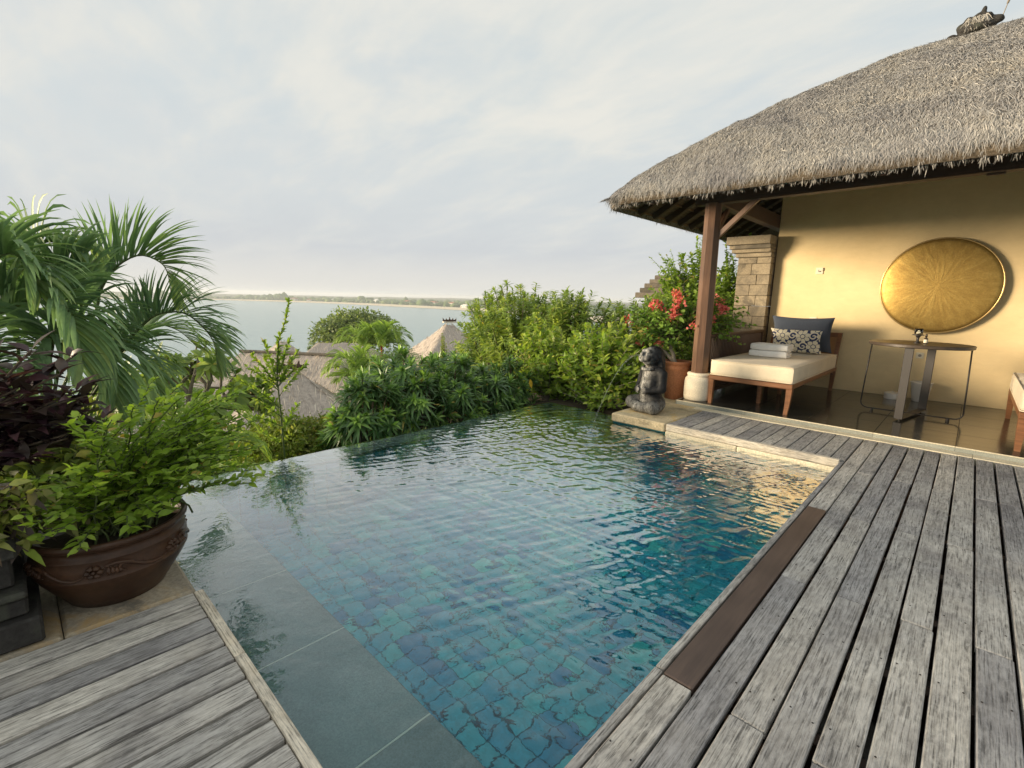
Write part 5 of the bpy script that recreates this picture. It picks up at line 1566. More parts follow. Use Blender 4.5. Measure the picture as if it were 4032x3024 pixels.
palm('cane_palm', (-4.35, 0.1, -0.15), 'large feathery cane palm rising behind the brown pot', fr,
     trunk=[([(-4.42, 0.12, -0.25), (-4.43, 0.1, 0.4)], 0.022, 0.018, 'stem_green'), ([(-4.2, 0.2, -0.22), (-4.19, 0.2, 0.34)], 0.018, 0.014, 'stem_green'),
            ([(-4.08, -0.22, -0.2), (-4.09, -0.21, 0.54)], 0.018, 0.014, 'stem_green'), ([(-4.5, 0.02, -0.25), (-4.5, 0.02, 0.62)], 0.018, 0.014, 'stem_green'), ([(-3.98, 0.12, -0.2), (-3.98, 0.12, 0.62)], 0.016, 0.012, 'stem_green'),
            ([(-4.3, 0.26, -0.22), (-4.3, 0.26, 0.32)], 0.016, 0.012, 'stem_green')])
# young spear leaves standing up among the fronds
# low young palm beside the infinity edge
fr = [dict(ctrl=[(-4.5, 0.85, -0.9), (-4.54, 0.80, -0.2), (-4.5, 0.96, 0.0), (-4.38, 1.08, 0.03), (-4.34, 1.2, -0.14)], upb=(0, 0.1, 1), leaf_len=0.24, nl=30, width=0.022, droop=0.5),
      dict(ctrl=[(-4.55, 0.85, -0.9), (-4.62, 1.0, -0.25), (-4.6, 1.2, -0.06), (-4.55, 1.4, -0.08), (-4.5, 1.52, -0.25)], upb=(0, 0.1, 1), leaf_len=0.26, nl=32, width=0.02, droop=0.5),
      dict(ctrl=[(-4.6, 0.8, -0.9), (-4.7, 0.85, 0.0), (-4.72, 1.05, 0.22), (-4.68, 1.3, 0.22), (-4.64, 1.46, 0.05)], upb=(0, 0.1, 1), leaf_len=0.28, nl=34, width=0.02, droop=0.5),
      dict(ctrl=[(-4.45, 0.8, -0.9), (-4.3, 0.9, -0.3), (-4.2, 1.0, -0.16), (-4.12, 1.15, -0.17), (-4.08, 1.28, -0.24)], upb=(0, 0.1, 1), leaf_len=0.2, nl=26, width=0.02, droop=0.5)]
palm('young_palm', (-4.53, 0.83, -1.5), 'low young palm tucked against the infinity edge under the green potted bush', fr, mat='leaf_palm_light', trunk=[([(-4.52, 0.83, -1.55), (-4.53, 0.83, -0.85)], 0.04, 0.03, 'stem_green')])

def understorey():
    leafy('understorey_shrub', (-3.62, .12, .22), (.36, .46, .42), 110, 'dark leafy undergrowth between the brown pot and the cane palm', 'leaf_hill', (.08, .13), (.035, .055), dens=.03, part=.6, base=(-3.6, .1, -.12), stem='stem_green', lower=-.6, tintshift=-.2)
# ---------- purple-leaved shrub behind the pot: every leaf a part
def purple_shrub():
    t = thing('purple_shrub', (-2.78, -0.32, 0.37), 'dark purple leaved shrub standing in the stone planter', 'shrub')
    protos = []
    for tv, (L, W, dr) in zip((0.05, 0.2, 0.35, 0.5, 0.62, 0.75, 0.95), ((.17, .050, .35), (.15, .048, .5), (.19, .050, .25), (.13, .045, .6), (.16, .055, .4), (.14, .05, .15), (.18, .046, .45))):
        V, F, T = leaf_arrays(np.zeros((1, 3)), np.array((1.0, 0, 0)), UP, L, W, (0, .12, .32, .55, .8, 1), (.12, .45, 1, .95, .5, .03), dr, .30, False, np.array((tv,)))
        me = mesh_from('leaf', V, F, True, T); me.materials.append(M['leaf_purple']); protos.append(me)
    stems = []
    tops = []
    for q in range(40):
        y_ = -0.24 + 0.52 * rng.random(); zt_ = 0.44 + 0.50 * rng.random() - 0.10 * abs(y_ - 0.02); x_ = -2.48 - 0.32 * rng.random() - (0.12 if y_ > 0.02 else 0)
        if y_ > 0.02 and zt_ < 0.62: zt_ += 0.15
        tops.append(((x_, y_, zt_), 18))
    tops += [((-2.72, 0.06, 1.0), 20), ((-2.80, 0.20, 0.97), 20), ((-2.68, -0.06, 0.97), 20)]
    spots = []
    for top, n in tops:
        base = np.array((-2.78 + rng.normal() * .05, -0.32 + rng.normal() * .06, 0.36))
        P = curve_to(base, top, 0.10, 9, 0.006)
        stems.append((P, 0.008, 0.004))
        tt = np.sort(rng.uniform(0.55, 1.0, n)); B, T = along(P, tt)
        for i in range(n):
            spots.append((B[i], (rng.normal() * .35, -(0.15 + 0.9 * (tt[i] - 0.4) + rng.normal() * .2), i * 2.4 + rng.normal() * .3), 0.58 + 0.30 * rng.random(), rng.integers(7)))
    spots.sort(key=lambda q: np.linalg.norm(q[0] - np.array((0, 0, 1.25))))
    for p_, r_, s_, k_ in spots[:300]:
        o = bpy.data.objects.new('leaf', protos[k_])
        C.objects.link(o); o.parent = t
        o.location = p_ - woff(t); o.rotation_euler = r_; o.scale = (s_, s_, s_)
    bag = Bag()
    for p_, r_, s_, k_ in spots[300:]:
        D = Matrix.Rotation(r_[2], 3, 'Z') @ Matrix.Rotation(r_[1], 3, 'Y') @ Vector((1, 0, 0))
        bag.leaves(np.array([p_]), np.array(D), UP + rng.normal(size=3) * .3, .16 * s_, .05 * s_, droop=.4, fold=.3)
    bag.build('inner_leaves', M['leaf_purple'], t, kind='stuff')
    stems_part('stem', stems, 'bark', t, 6, None)
purple_shrub()

# ---------- bright green zig-zag shrub in the pot
def potted_bush():
    t = thing('green_pot_bush', (PC[0], PC[1], 0.262), 'bright green leafy bush with long arching stems growing in the brown pot', 'bush')
    bag = Bag(); stems = []
    ends = []
    def px(u, v, d):      # end points laid out in the crown: azimuth around the pot and height
        return (u, v, d)
    for k in range(84):
        a = rng.uniform(-0.9, 2.4); r = rng.uniform(0.25, 0.52); z = rng.uniform(0.46, 0.86) - 0.35 * max(0, r - 0.38)
        ends.append((PC[0] + r * math.cos(a) * 0.75 + 0.02, PC[1] + 0.16 + r * math.sin(a) * 0.85, z))
    for k in range(85):
        a = rng.uniform(-1.7, 3.0); r = rng.uniform(0.16, 0.36); z = rng.uniform(0.32, 0.62) - 0.3 * max(0, r - .25)
        ends.append((PC[0] + r * math.cos(a), PC[1] + r * math.sin(a), z))
    ends += [(-2.44, 0.83, 0.36), (-2.50, 0.80, 0.40), (-2.42, 0.74, 0.34), (-2.55, 0.76, 0.45), (-2.60, 0.72, 0.52), (-2.62, 0.66, 0.62), (-2.58, 0.58, 0.70), (-2.66, 0.52, 0.80), (-2.64, 0.44, 0.86), (-2.55, 0.50, 0.78)]
    for e_ in ends:
        base = PC + np.array((rng.normal() * .07, rng.normal() * .07 + .03, 0.25))
        P = curve_to(base, e_, 0.13, 12)
        zig = np.zeros_like(P); zig[1:-1:2] = 0.006; zig[2:-1:2] = -0.006
        P = P + zig * np.array((0.6, 0.6, 0.6))
        stems.append((P, 0.0045, 0.0022))
        L = np.linalg.norm(np.diff(P, axis=0), axis=1).sum()
        n = max(8, int(L / 0.016)); tt = np.linspace(0.28, 1.0, n)
        B, T = along(P, tt)
        S = unit(np.cross(T, UP)); sgn = np.where(np.arange(n) % 2, 1, -1)[:, None]
        D = unit(S * sgn * 0.8 + T * 0.55 + UP * 0.25 + rng.normal(size=(n, 3)) * 0.28)
        N = unit(UP + rng.normal(size=(n, 3)) * 0.45)
        bag.leaves(B, D, N, rng.uniform(.030, .052, n), rng.uniform(.017, .027, n), ts=(0, .25, .6, 1), ws=(.2, .95, .85, .04), droop=rng.uniform(.0, .35, n), fold=.25, tint=np.clip(rng.normal(.5, .22, n) + (tt - .6) * .3, 0, 1))
    bag.build('foliage', M['leaf_bright'], t, kind='stuff')
    stems_part('stem', stems, 'stem_green', t, 5, 'stuff')
potted_bush()
# variegated low plant hanging over the pot's near rim and the planter edge
def variegated():
    t = thing('variegated_shrub', (-2.42, -0.18, 0.37), 'low shrub with yellow green and dull purple leaves between pot and planter', 'shrub')
    bag = Bag(); stems = []
    for k in range(46):
        e_ = (-2.36 + rng.normal() * .07, -0.07 + rng.normal() * .10, 0.37 + rng.uniform(-0.04, .20))
        P = curve_to((-2.50 + rng.normal() * .03, -0.16 + rng.normal() * .04, 0.34), e_, 0.05, 7)
        stems.append((P, .004, .002)); n = 9; tt = np.linspace(.35, 1, n); B, T = along(P, tt)
        D = unit(T * .5 + rnd_unit(n) * .8 + UP * .1); bag.leaves(B, D, unit(UP + rng.normal(size=(n, 3)) * .4), rng.uniform(.05, .085, n), rng.uniform(.022, .036, n), droop=rng.uniform(.1, .5, n), fold=.25)
    bag.build('foliage', M['leaf_variegated'], t, kind='stuff'); stems_part('stem', stems, 'bark', t, 5, 'stuff')
variegated()

# ---------- strap-leaved dark hedge along the infinity edge
def rosettes(bag, C_, D_, n, L, W, spread=1.0):
    """whorls of strap leaves round axis D_ at points C_"""
    m_ = len(C_)
    ph = rng.uniform(0, 2 * PI, m_)
    i = np.arange(n)
    az = ph[:, None] + i[None] * 2.399
    fr_ = (i / (n - 1))[None].repeat(m_, 0)
    el = (0.05 + 1.25 * fr_ ** 1.3) + rng.normal(size=(m_, n)) * .12
    a = np.cross(D_, np.array((0.31, 0.2, 0.93))); a = unit(a); b = np.cross(D_, a)
    rad = np.cos(az)[..., None] * a[:, None] + np.sin(az)[..., None] * b[:, None]
    Dl = unit(rad * np.cos(el)[..., None] * spread + D_[:, None] * np.sin(el)[..., None])
    Bp = C_[:, None] - D_[:, None] * (0.075 * (1 - fr_))[..., None]
    LL = L[:, None] * (1 - .35 * fr_) * rng.uniform(.85, 1.15, (m_, n))
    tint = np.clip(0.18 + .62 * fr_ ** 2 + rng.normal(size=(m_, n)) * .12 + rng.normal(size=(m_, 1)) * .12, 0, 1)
    bag.leaves(Bp.reshape(-1, 3), Dl.reshape(-1, 3), np.repeat(D_, n, 0), LL.ravel(), W, ts=(0, .2, .6, 1), ws=(.6, 1, .9, .04), droop=rng.uniform(.15, .55, m_ * n), fold=.3, tint=tint.ravel())
def strap_shrub(c, r, n, label, name='strap_leaf_shrub', group='strap-leaved shrubs along the infinity edge', leafL=(.16, .25), W=.030, mat='leaf_dracaena', per=24, base=None):
    c = np.asarray(c, float); r = np.asarray(r, float)
    base = np.array((c[0], c[1], hill_z(np.array([c[0]]), np.array([c[1]]))[0])) if base is None else np.asarray(base, float)
    t = thing(name, tuple(base), label, 'shrub', group)
    d = rnd_unit(n * 2); d = d[(d[:, 2] > -.55)][:n]
    rad = (0.80 + .22 * vnoise(d * 2.3 + c, 6) + rng.normal(size=len(d)) * .09)[:, None]
    inner = rng.random(len(d)) < .25
    rad[inner] *= .78
    Cp = c + d * r * rad
    ax = unit(d * np.array((1, 1, .7)) + np.array((0, 0, .75)) + rng.normal(size=d.shape) * .22)
    bag = Bag(); rosettes(bag, Cp, ax, per, rng.uniform(*leafL, len(d)), W)
    bag.build('foliage', M[mat], t, kind='stuff')
    stems = [(curve_to(base + np.array((rng.normal() * .1, rng.normal() * .1, 0)), p - a_ * .02, .1, 6), .014, .006) for p, a_ in zip(Cp[::2], ax[::2])]
    stems_part('stem', stems, 'bark', t, 5, 'stuff')
    return t
hd_ = 'dark green strap-leaved shrub '
for c, r, n, lb in (((-4.62, 2.62, -.12), (.42, .50, .60), 66, 'at the end of the hedge next to the dry fine-leaved bush'), ((-4.66, 3.25, -.03), (.46, .52, .64), 70, 'second in the hedge from the sapling'), ((-4.70, 3.92, -.10), (.50, .52, .60), 70, 'in the middle of the hedge along the infinity edge'), ((-4.72, 4.52, -.14), (.48, .46, .54), 62, 'near the far corner of the pool'), ((-5.25, 3.3, .02), (.5, .6, .58), 56, 'in the back row of the hedge towards the feather palms'), ((-5.35, 4.3, .0), (.5, .6, .58), 56, 'in the back row of the hedge towards the narrow-leaved shrubs'), ((-4.85, 5.05, -.08), (.42, .40, .54), 50, 'closing the hedge against the broad-leaved shrubs')):
    strap_shrub(c, r, n, hd_ + lb)
# sparse low rosettes hugging the wall
strap_shrub((-4.22, 3.9, -.42), (.14, .9, .18), 22, 'row of low strap-leaved sprouts close against the infinity wall', name='low_sprouts', group=None, leafL=(.09, .14), W=.016)

# ---------- generic leafy shrub
def leafy(name, c, r, nst, label, mat, leafL, leafW, cat='shrub', group=None, base=None, dens=0.022, part=0.45, updir=.4, stem='bark', lower=-.35, whorl=False, droop=(.1, .5), jitter=.5, rough=.25, stem_r=.008, ts=(0, .3, .65, 1), ws=(.2, 1, .75, .03), fold=.2, parent_thing=None, tintshift=0, seedn=6, flat=False):
    c = np.asarray(c, float); r = np.asarray(r, float)
    if base is None: base = np.array((c[0], c[1], hill_z(np.array([c[0]]), np.array([c[1]]))[0]))
    base = np.asarray(base, float)
    t = parent_thing or thing(name, tuple(base), label, cat, group)
    bag = Bag(); stems = []
    d = rnd_unit(nst * 4); d = d[d[:, 2] > lower][:nst]
    for k in range(len(d)):
        rad = 1 + rough * vnoise(d[k] * 2.2 + c, seedn) + rng.normal() * .10
        if rng.random() < .3: rad *= rng.uniform(.55, .85)
        e_ = c + d[k] * r * rad
        P = curve_to(base + rng.normal(size=3) * np.array((.06, .06, 0)) * r, e_, .12 * r[2], 8, .008)
        stems.append((P, stem_r, stem_r * .3))
        ln = np.linalg.norm(np.diff(P, axis=0), axis=1).sum()
        n = max(6, int(ln * part / dens)); tt = np.linspace(1 - part, 1.0, n); B, T = along(P, tt)
        if whorl:
            az = np.arange(n) * 2.1 + rng.random() * 6
            a = unit(np.cross(T, np.array((.3, .2, .9)))); b = np.cross(T, a)
            D = unit(a * np.cos(az)[:, None] + b * np.sin(az)[:, None] + T * rng.uniform(.35, 1.0, (n, 1)) + UP * updir)
        else:
            S = unit(np.cross(T, UP + rng.normal(size=3) * .3)); sg = np.where(np.arange(n) % 2, 1, -1)[:, None]
            D = unit(S * sg + T * .5 + UP * updir + rng.normal(size=(n, 3)) * jitter)
        N = unit(UP * .8 + d[k] * .5 + rng.normal(size=(n, 3)) * .4)
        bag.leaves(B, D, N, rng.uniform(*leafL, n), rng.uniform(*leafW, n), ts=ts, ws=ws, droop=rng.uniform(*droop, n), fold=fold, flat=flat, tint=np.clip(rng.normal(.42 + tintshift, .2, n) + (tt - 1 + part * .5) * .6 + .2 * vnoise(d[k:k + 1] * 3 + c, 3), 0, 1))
    bag.build('foliage', M[mat], t, kind='stuff')
    stems_part('stem', stems, stem, t, 4, 'stuff')
    return t
understorey()
# oleander mass on the slope
OL = dict(whorl=True, dens=.0125, part=.50, updir=.05, stem='stem_green', lower=-.45, rough=.22)
leafy('oleander_shrub', (-6.15, 6.75, .64), (.97, .55, .92), 120, 'tall narrow-leaved shrub with the highest tips behind the strap-leaved hedge', 'leaf_oleander', (.11, .16), (.022, .034), base=(-6.1, 6.7, -1.3), **OL)
leafy('oleander_shrub', (-7.15, 6.9, .30), (.82, .55, .88), 100, 'narrow-leaved shrub standing next to the sea view', 'leaf_oleander', (.11, .16), (.022, .034), base=(-7.1, 6.9, -1.5), **OL)
leafy('oleander_shrub', (-5.05, 6.75, .58), (.92, .48, .84), 120, 'narrow-leaved shrub beside the flowering bougainvillea', 'leaf_oleander', (.11, .16), (.022, .034), base=(-5.0, 6.7, -.5), **OL)
leafy('oleander_shrub', (-4.0, 7.2, .66), (.78, .45, .66), 150, 'narrow-leaved shrub in front of the stone pylon', 'leaf_oleander', (.09, .13), (.024, .036), base=(-4.0, 7.2, -.3), **OL)
for c, r, n, lb in (((-6.15, 6.65, .66), (1.05, .6, 1.0), 120, 'star-leaved shoots crowning the tall narrow-leaved shrub'), ((-7.1, 6.8, .34), (.9, .6, .95), 95, 'star-leaved shoots of the shrub beside the sea view'), ((-5.05, 6.65, .60), (1.0, .5, .90), 110, 'star-leaved shoots between the tall shrub and the bougainvillea')):
    strap_shrub(c, r, n, lb, name='oleander_shrub', group=None, leafL=(.13, .19), W=.027, mat='leaf_oleander', per=18, base=(c[0], c[1], -1.2))
# broad-leaved shrubs by the far pool corner
BL = dict(dens=.026, part=.62, stem='bark_pale', lower=-.75)
leafy('broadleaf_shrub', (-3.62, 5.58, .38), (.68, .42, .58), 185, 'bright broad-leaved shrub next to the stone statue', 'leaf_broad', (.085, .135), (.040, .062), base=(-3.65, 5.6, -.15), **BL)
leafy('broadleaf_shrub', (-4.60, 5.72, .30), (.66, .42, .60), 165, 'bright broad-leaved shrub behind the far corner of the pool', 'leaf_broad', (.085, .135), (.038, .058), base=(-4.6, 5.7, -.32), **BL)
leafy('broadleaf_shrub', (-3.42, 5.14, -.0), (.46, .18, .18), 60, 'low broad-leaved sprigs spilling over the pool coping by the statue slab', 'leaf_broad', (.07, .11), (.034, .052), base=(-3.45, 5.2, -.14), dens=.03, part=.6, stem='bark_pale', lower=-.3)
# single yellowed leaf hanging over the pool corner
b1 = Bag(); b1.leaves(np.array([(-4.42, 5.03, .13)]), np.array((.15, .1, -1.0)), np.array((.6, -.7, .2)), .13, .05, ts=(0, .15, .4, .7, 1), ws=(.1, .7, 1, .7, .03), droop=0, fold=.15)
b1.build('yellow_leaf', M['petal_yellow'], None, label='single yellow leaf hanging on a twig over the far pool corner', cat='leaf')

# ---------- bougainvillea in the terracotta pot
bg_t = thing('bougainvillea', (TP[0], TP[1], 0.44), 'bougainvillea with coral flowers and a gnarled trunk in the terracotta pot', 'shrub')
trunk = [((-2.76, 6.02, .43), (-2.80, 6.02, .56), (-2.86, 6.04, .66), (-2.84, 6.05, .78), (-2.74, 6.08, .88), (-2.66, 6.1, .95)), ((-2.72, 6.03, .43), (-2.90, 6.03, .58), (-3.02, 6.05, .66), (-3.10, 6.05, .74)), ((-2.86, 6.04, .66), (-2.95, 6.05, .82), (-3.02, 6.08, .98)), ((-2.74, 6.08, .88), (-2.62, 6.15, 1.05)), ((-2.84, 6.05, .78), (-2.85, 6.1, 1.05))]
for i, tr_ in enumerate(trunk):
    P = spline(tr_, 16) + rng.normal(size=(16, 3)) * .004
    V, F = tube(P, np.linspace(.030 if i < 2 else .016, .012 if i < 2 else .006, 16), 8); obj('trunk', V, F, M['bark_pale'], bg_t, smooth=True)
leafy('x', (-3.02, 6.10, .96), (.50, .40, .38), 150, '', 'leaf_bougain', (.050, .078), (.036, .052), dens=.022, part=.6, base=(-2.85, 6.06, .72), stem='bark', lower=-.75, parent_thing=bg_t, ws=(.25, 1, .8, .04), rough=.3)
leafy('x', (-2.47, 6.42, 1.08), (.40, .30, .36), 90, '', 'leaf_bougain', (.048, .074), (.034, .050), dens=.022, part=.6, base=(-2.66, 6.12, .92), stem='bark', lower=-.8, parent_thing=bg_t, ws=(.25, 1, .8, .04), rough=.3)
fl = [(-3.30, 6.0, 1.02), (-2.98, 5.98, 1.22), (-2.92, 5.96, 1.14), (-2.86, 5.95, 1.06), (-2.78, 5.94, 1.30), (-2.74, 5.94, 1.34), (-2.80, 5.93, 1.20), (-2.70, 5.92, 1.17), (-2.62, 5.92, 1.22), (-2.60, 5.93, 1.02), (-2.50, 6.1, 1.12), (-2.36, 6.2, 1.20), (-2.30, 6.3, 1.12), (-2.40, 6.2, 1.03), (-3.16, 5.98, .78), (-3.10, 5.97, .80), (-2.93, 5.95, 1.10), (-2.28, 6.4, 1.30), (-2.45, 6.2, 1.38), (-2.88, 5.95, 1.26), (-3.2, 6, .7)]
for f_ in fl:
    bag = Bag(); n = 30; Cc = np.array(f_) + np.array((rng.normal() * .07, -.05 + rng.normal() * .03, rng.normal() * .06)) + rng.normal(size=(n, 3)) * .030
    bag.leaves(Cc, rnd_unit(n), rnd_unit(n), rng.uniform(.028, .042, n), rng.uniform(.026, .038, n), ts=(0, .35, .7, 1), ws=(.25, 1, .85, .05), droop=0, fold=.35)
    bag.build('flower_cluster', M['petal_pink'], bg_t, kind='stuff')
# ---------- climber on the wall behind
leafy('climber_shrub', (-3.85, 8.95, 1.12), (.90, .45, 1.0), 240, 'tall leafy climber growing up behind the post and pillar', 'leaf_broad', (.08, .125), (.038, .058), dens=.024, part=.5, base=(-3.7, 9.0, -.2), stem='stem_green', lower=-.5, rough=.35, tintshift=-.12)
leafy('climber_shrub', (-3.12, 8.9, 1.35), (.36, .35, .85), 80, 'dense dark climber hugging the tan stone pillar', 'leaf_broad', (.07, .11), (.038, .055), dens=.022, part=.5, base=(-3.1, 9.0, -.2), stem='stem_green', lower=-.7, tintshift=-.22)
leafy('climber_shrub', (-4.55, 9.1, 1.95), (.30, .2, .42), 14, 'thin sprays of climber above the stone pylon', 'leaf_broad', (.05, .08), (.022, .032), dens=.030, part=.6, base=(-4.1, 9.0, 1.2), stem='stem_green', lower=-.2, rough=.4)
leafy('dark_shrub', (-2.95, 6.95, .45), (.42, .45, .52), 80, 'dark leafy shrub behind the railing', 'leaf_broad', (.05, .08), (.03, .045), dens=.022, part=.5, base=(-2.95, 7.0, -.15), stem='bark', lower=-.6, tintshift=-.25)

# ---------- sapling and fine bush beyond the infinity edge
sap = thing('sapling', (-5.02, 1.88, hill_z(np.array([-5.02]), np.array([1.88]))[0]), 'slender sapling with leafy side shoots rising beyond the infinity edge', 'tree')
main = spline([(-5.02, 1.90, -1.6), (-5.0, 1.86, -.6), (-5.0, 1.84, .1), (-5.0, 1.83, .42), (-5.0, 1.86, .75), (-5.0, 1.95, 1.0), (-5.0, 1.99, 1.18)], 24)
V, F = tube(main, np.linspace(.012, .003, 24), 6); obj('trunk', V, F, M['stem_green'], sap, smooth=True)
bag = Bag(); stems = []
shoots = [((-5.0, 1.83, .30), (-5.0, 1.60, .66)), ((-5.0, 1.83, .34), (-5.0, 1.72, .78)), ((-5.0, 1.83, .36), (-5.0, 1.98, .80)), ((-5.0, 1.83, .30), (-5.0, 2.05, .66)), ((-5.0, 1.83, .36), (-5.0, 1.88, .86)), ((-5.0, 1.83, .28), (-4.9, 1.52, .56)), ((-5.0, 1.83, .30), (-5.1, 1.75, .62)), ((-5.0, 1.83, .30), (-4.9, 1.95, .60)), ((-5.0, 1.84, .0), (-4.95, 1.6, .22)), ((-5.0, 1.84, -.1), (-4.95, 1.58, .06)), ((-5.0, 1.84, .3), (-5.05, 1.66, .50)), ((-5.0, 1.84, .32), (-4.95, 2.0, .5)), ((-5.0, 1.83, .1), (-4.9, 1.45, .44)), ((-5.0, 1.83, .2), (-5.0, 2.12, .52)), ((-5.0, 1.83, -.2), (-4.95, 2.0, .12)), ((-5.0, 1.83, -.3), (-4.9, 1.62, -.1))]
for a, b in shoots:
    P = curve_to(a, b, -.02, 8); stems.append((P, .005, .002))
for P in [main] + [s[0] for s in stems]:
    t0 = .60 if P is main else .2
    ln = np.linalg.norm(np.diff(P, axis=0), axis=1).sum(); n = int(ln * (1 - t0) / .0065)
    tt = np.linspace(t0, 1, n); B, T = along(P, tt)
    if P is main: tt = tt[::3]; n = len(tt); B, T = along(P, tt)
    D = unit(rnd_unit(n) + T * .9 + UP * .2); bag.leaves(B, D, unit(UP + rng.normal(size=(n, 3)) * .5), rng.uniform(.045, .075, n), rng.uniform(.020, .034, n), droop=rng.uniform(0, .4, n), fold=.2, tint=np.clip(rng.normal(.5, .22, n), 0, 1))
bag.build('foliage', M['leaf_broad'], sap, kind='stuff'); stems_part('shoot', stems, 'stem_green', sap, 4, None)
leafy('fine_bush', (-5.2, 1.35, -.62), (.35, .35, .42), 70, 'small leafy bush left of the sapling at the infinity edge', 'leaf_broad', (.04, .07), (.014, .024), dens=.018, part=.5, stem='stem_green', lower=-.3)

# ---------- frangipani on the slope
fra = thing('frangipani_tree', (-7.1, 1.45, hill_z(np.array([-7.1]), np.array([1.45]))[0]), 'open frangipani tree with pale forked branches below the palm fronds', 'tree')
bag = Bag(); stems = []
def fork(p, d, L, r, depth):
    e_ = p + d * L
    P = np.array([p, p + d * L * .5 + rng.normal(size=3) * .015, e_]); stems.append((P, r, r * .72))
    if depth == 0:
        n = 11; az = np.arange(n) * 2.4; a = unit(np.cross(d, np.array((.3, .2, .9)))); b = np.cross(d, a)
        D = unit(a * np.cos(az)[:, None] + b * np.sin(az)[:, None] + d * rng.uniform(.1, .9, (n, 1)))
        bag.leaves(np.repeat(e_[None], n, 0), D, np.repeat(unit(d + UP * .3)[None], n, 0), rng.uniform(.13, .22, n), rng.uniform(.045, .07, n), ts=(0, .15, .5, .8, 1), ws=(.08, .35, 1, .75, .05), droop=rng.uniform(.1, .5, n), fold=.2)
        return
    for k in range(rng.integers(2, 4)):
        nd = unit(d + rnd_unit(1)[0] * .85 + UP * .10); fork(e_, nd, L * rng.uniform(.65, .85), r * .72, depth - 1)
P0 = np.array((-7.1, 1.45, -2.1))
stems.append((np.array([P0, P0 + (0.02, .05, .8), P0 + (.05, 0, 1.75)]), .09, .06))
for k in range(9):
    a = k * .7; fork(P0 + (.05, 0, 1.7), unit(np.array((math.cos(a) * 1.1, math.sin(a) * 1.1, rng.uniform(.35, 1.0)))), .38, .036, 3)
bag.build('crown', M['plumeria_leaf'], fra, kind='stuff'); stems_part('branch', stems, 'bark_pale', fra, 6, 'stuff')

# ================================================================== BELOW THE TERRACE
def thatched_house(loc, rot, lx, ly, ridge, zt, ze, label, nstr=3500, finial=True, cap=False):
    """hip roof over lx by ly, ridge along local x; zt / ze ridge and eave heights"""
    loc = np.array((*loc, 0.0)); Rm = rotz(rot)
    gz = hill_z(np.array([loc[0]]), np.array([loc[1]]))[0]
    t = thing('thatched_house', (loc[0], loc[1], gz), label, 'house', 'thatched villas down the slope')
    hx, hy = lx / 2, ly / 2
    def zf(X, Y):
        ux = np.clip((np.abs(X) - ridge / 2) / max(hx - ridge / 2, .01), 0, None); uy = np.abs(Y) / hy
        u = np.maximum(ux, uy); u = u + .02 * np.abs(ux - uy) * 0
        return zt + (ze - zt) * (u ** .92) + .05 * vnoise(np.stack([X * 1.3 + loc[0], Y * 1.3, X * 0], -1), 4)
    V, F = grid_mesh(np.linspace(-hx, hx, 40), np.linspace(-hy, hy, 40), zf)
    V2 = V.copy(); V2[:, 2] -= .28; n = len(V); idx = np.arange(n).reshape(40, 40)
    loop = np.concatenate([idx[:, 0], idx[-1, 1:], idx[-2::-1, -1], idx[0, -2:0:-1]])
    sk = np.stack([loop, loop + n, np.roll(loop, -1) + n, np.roll(loop, -1)], -1)
    A = np.concatenate([V, V2]) @ Rm.T + loc
    rf = obj('thatch_roof', A, np.concatenate([F, F[:, ::-1] + n, sk]), M['thatch_far'], t, smooth=True)
    smp = lambda k: (rng.uniform(-hx, hx, k), rng.uniform(-hy, hy, k))
    P, D, N, L, W = straw_on(nstr, smp, zf, .25, .6, .014, .034, lift=.10, eps=.05, lat=.14)
    bag = Bag(); bag.leaves(P @ Rm.T + loc, D @ Rm.T, N @ Rm.T, L, W, ts=(0, .5, 1), ws=(.8, 1, .2), droop=.1, fold=0, flat=True, tint=np.clip(rng.normal(.5, .25, nstr), 0, 1))
    bag.build('straw', M['straw_far'], rf, kind='stuff')
    wb_ = MB().box((0, 0, 0), (lx - 1.6, ly - 1.6, ze - .2 - gz + 1.2), .02); wv = np.concatenate(wb_.V) + np.array((0, 0, (ze - .2 + gz - 1.2) / 2))
    obj('wall', wv @ Rm.T + loc, wb_.F, M['plaster'], t)
    if finial:
        mbx = MB(); mbx.box((0, 0, zt + .06), (ridge + .55, .32, .07), .01)
        obj('ridge_board', np.concatenate(mbx.V) @ Rm.T + loc, mbx.F, M['lime_base'], t)
        def ff(P):
            d = sd_ell(P, (0, 0, 0), (.30 + ridge / 2, .10, .07))
            for k in range(-2, 3):
                x = k * (.30 + ridge / 2) / 2.3
                d = smin(d, sd_cone(P, (x, 0, 0), (x * 1.15, 0, .20 + .10 * (k == 0)), .07, .015), .04)
            return d + .012 * vnoise(P * 16, 3)
        V, F = sdf_mesh(ff, (-.5 - ridge / 2, -.2, -.12), (.5 + ridge / 2, .2, .42), .04)
        obj('ridge_crest', (V + np.array((0, 0, zt + .16))) @ Rm.T + loc, F, M['clay_dark'], t)
    if cap:
        V, F = tube([(-ridge / 2 - .1, 0, zt + .05), (ridge / 2 + .1, 0, zt + .03)], .085, 8)
        obj('ridge_cap', V @ Rm.T + loc, F, M['mossy_stone'], t)
    return t
camL = math.atan2(0.691, 0.722)        # screen-right direction in plan
thatched_house((-16.2, 6.4), camL + .5, 8.8, 8.4, .35, -1.32, -4.5, 'nearest thatched villa roof with a dark crest, beyond the sapling', 5200)
thatched_house((-24.6, 9.6), camL - .12, 10.5, 6.4, 5.0, -1.75, -4.3, 'long thatched roof with a straight dark ridge behind the sapling', 6500, finial=False, cap=True)
thatched_house((-38.5, 14.7), camL + .7, 7.0, 7.0, .3, -2.35, -5.4, 'pointed thatched roof against the sea behind the long roof', 3500, finial=False)
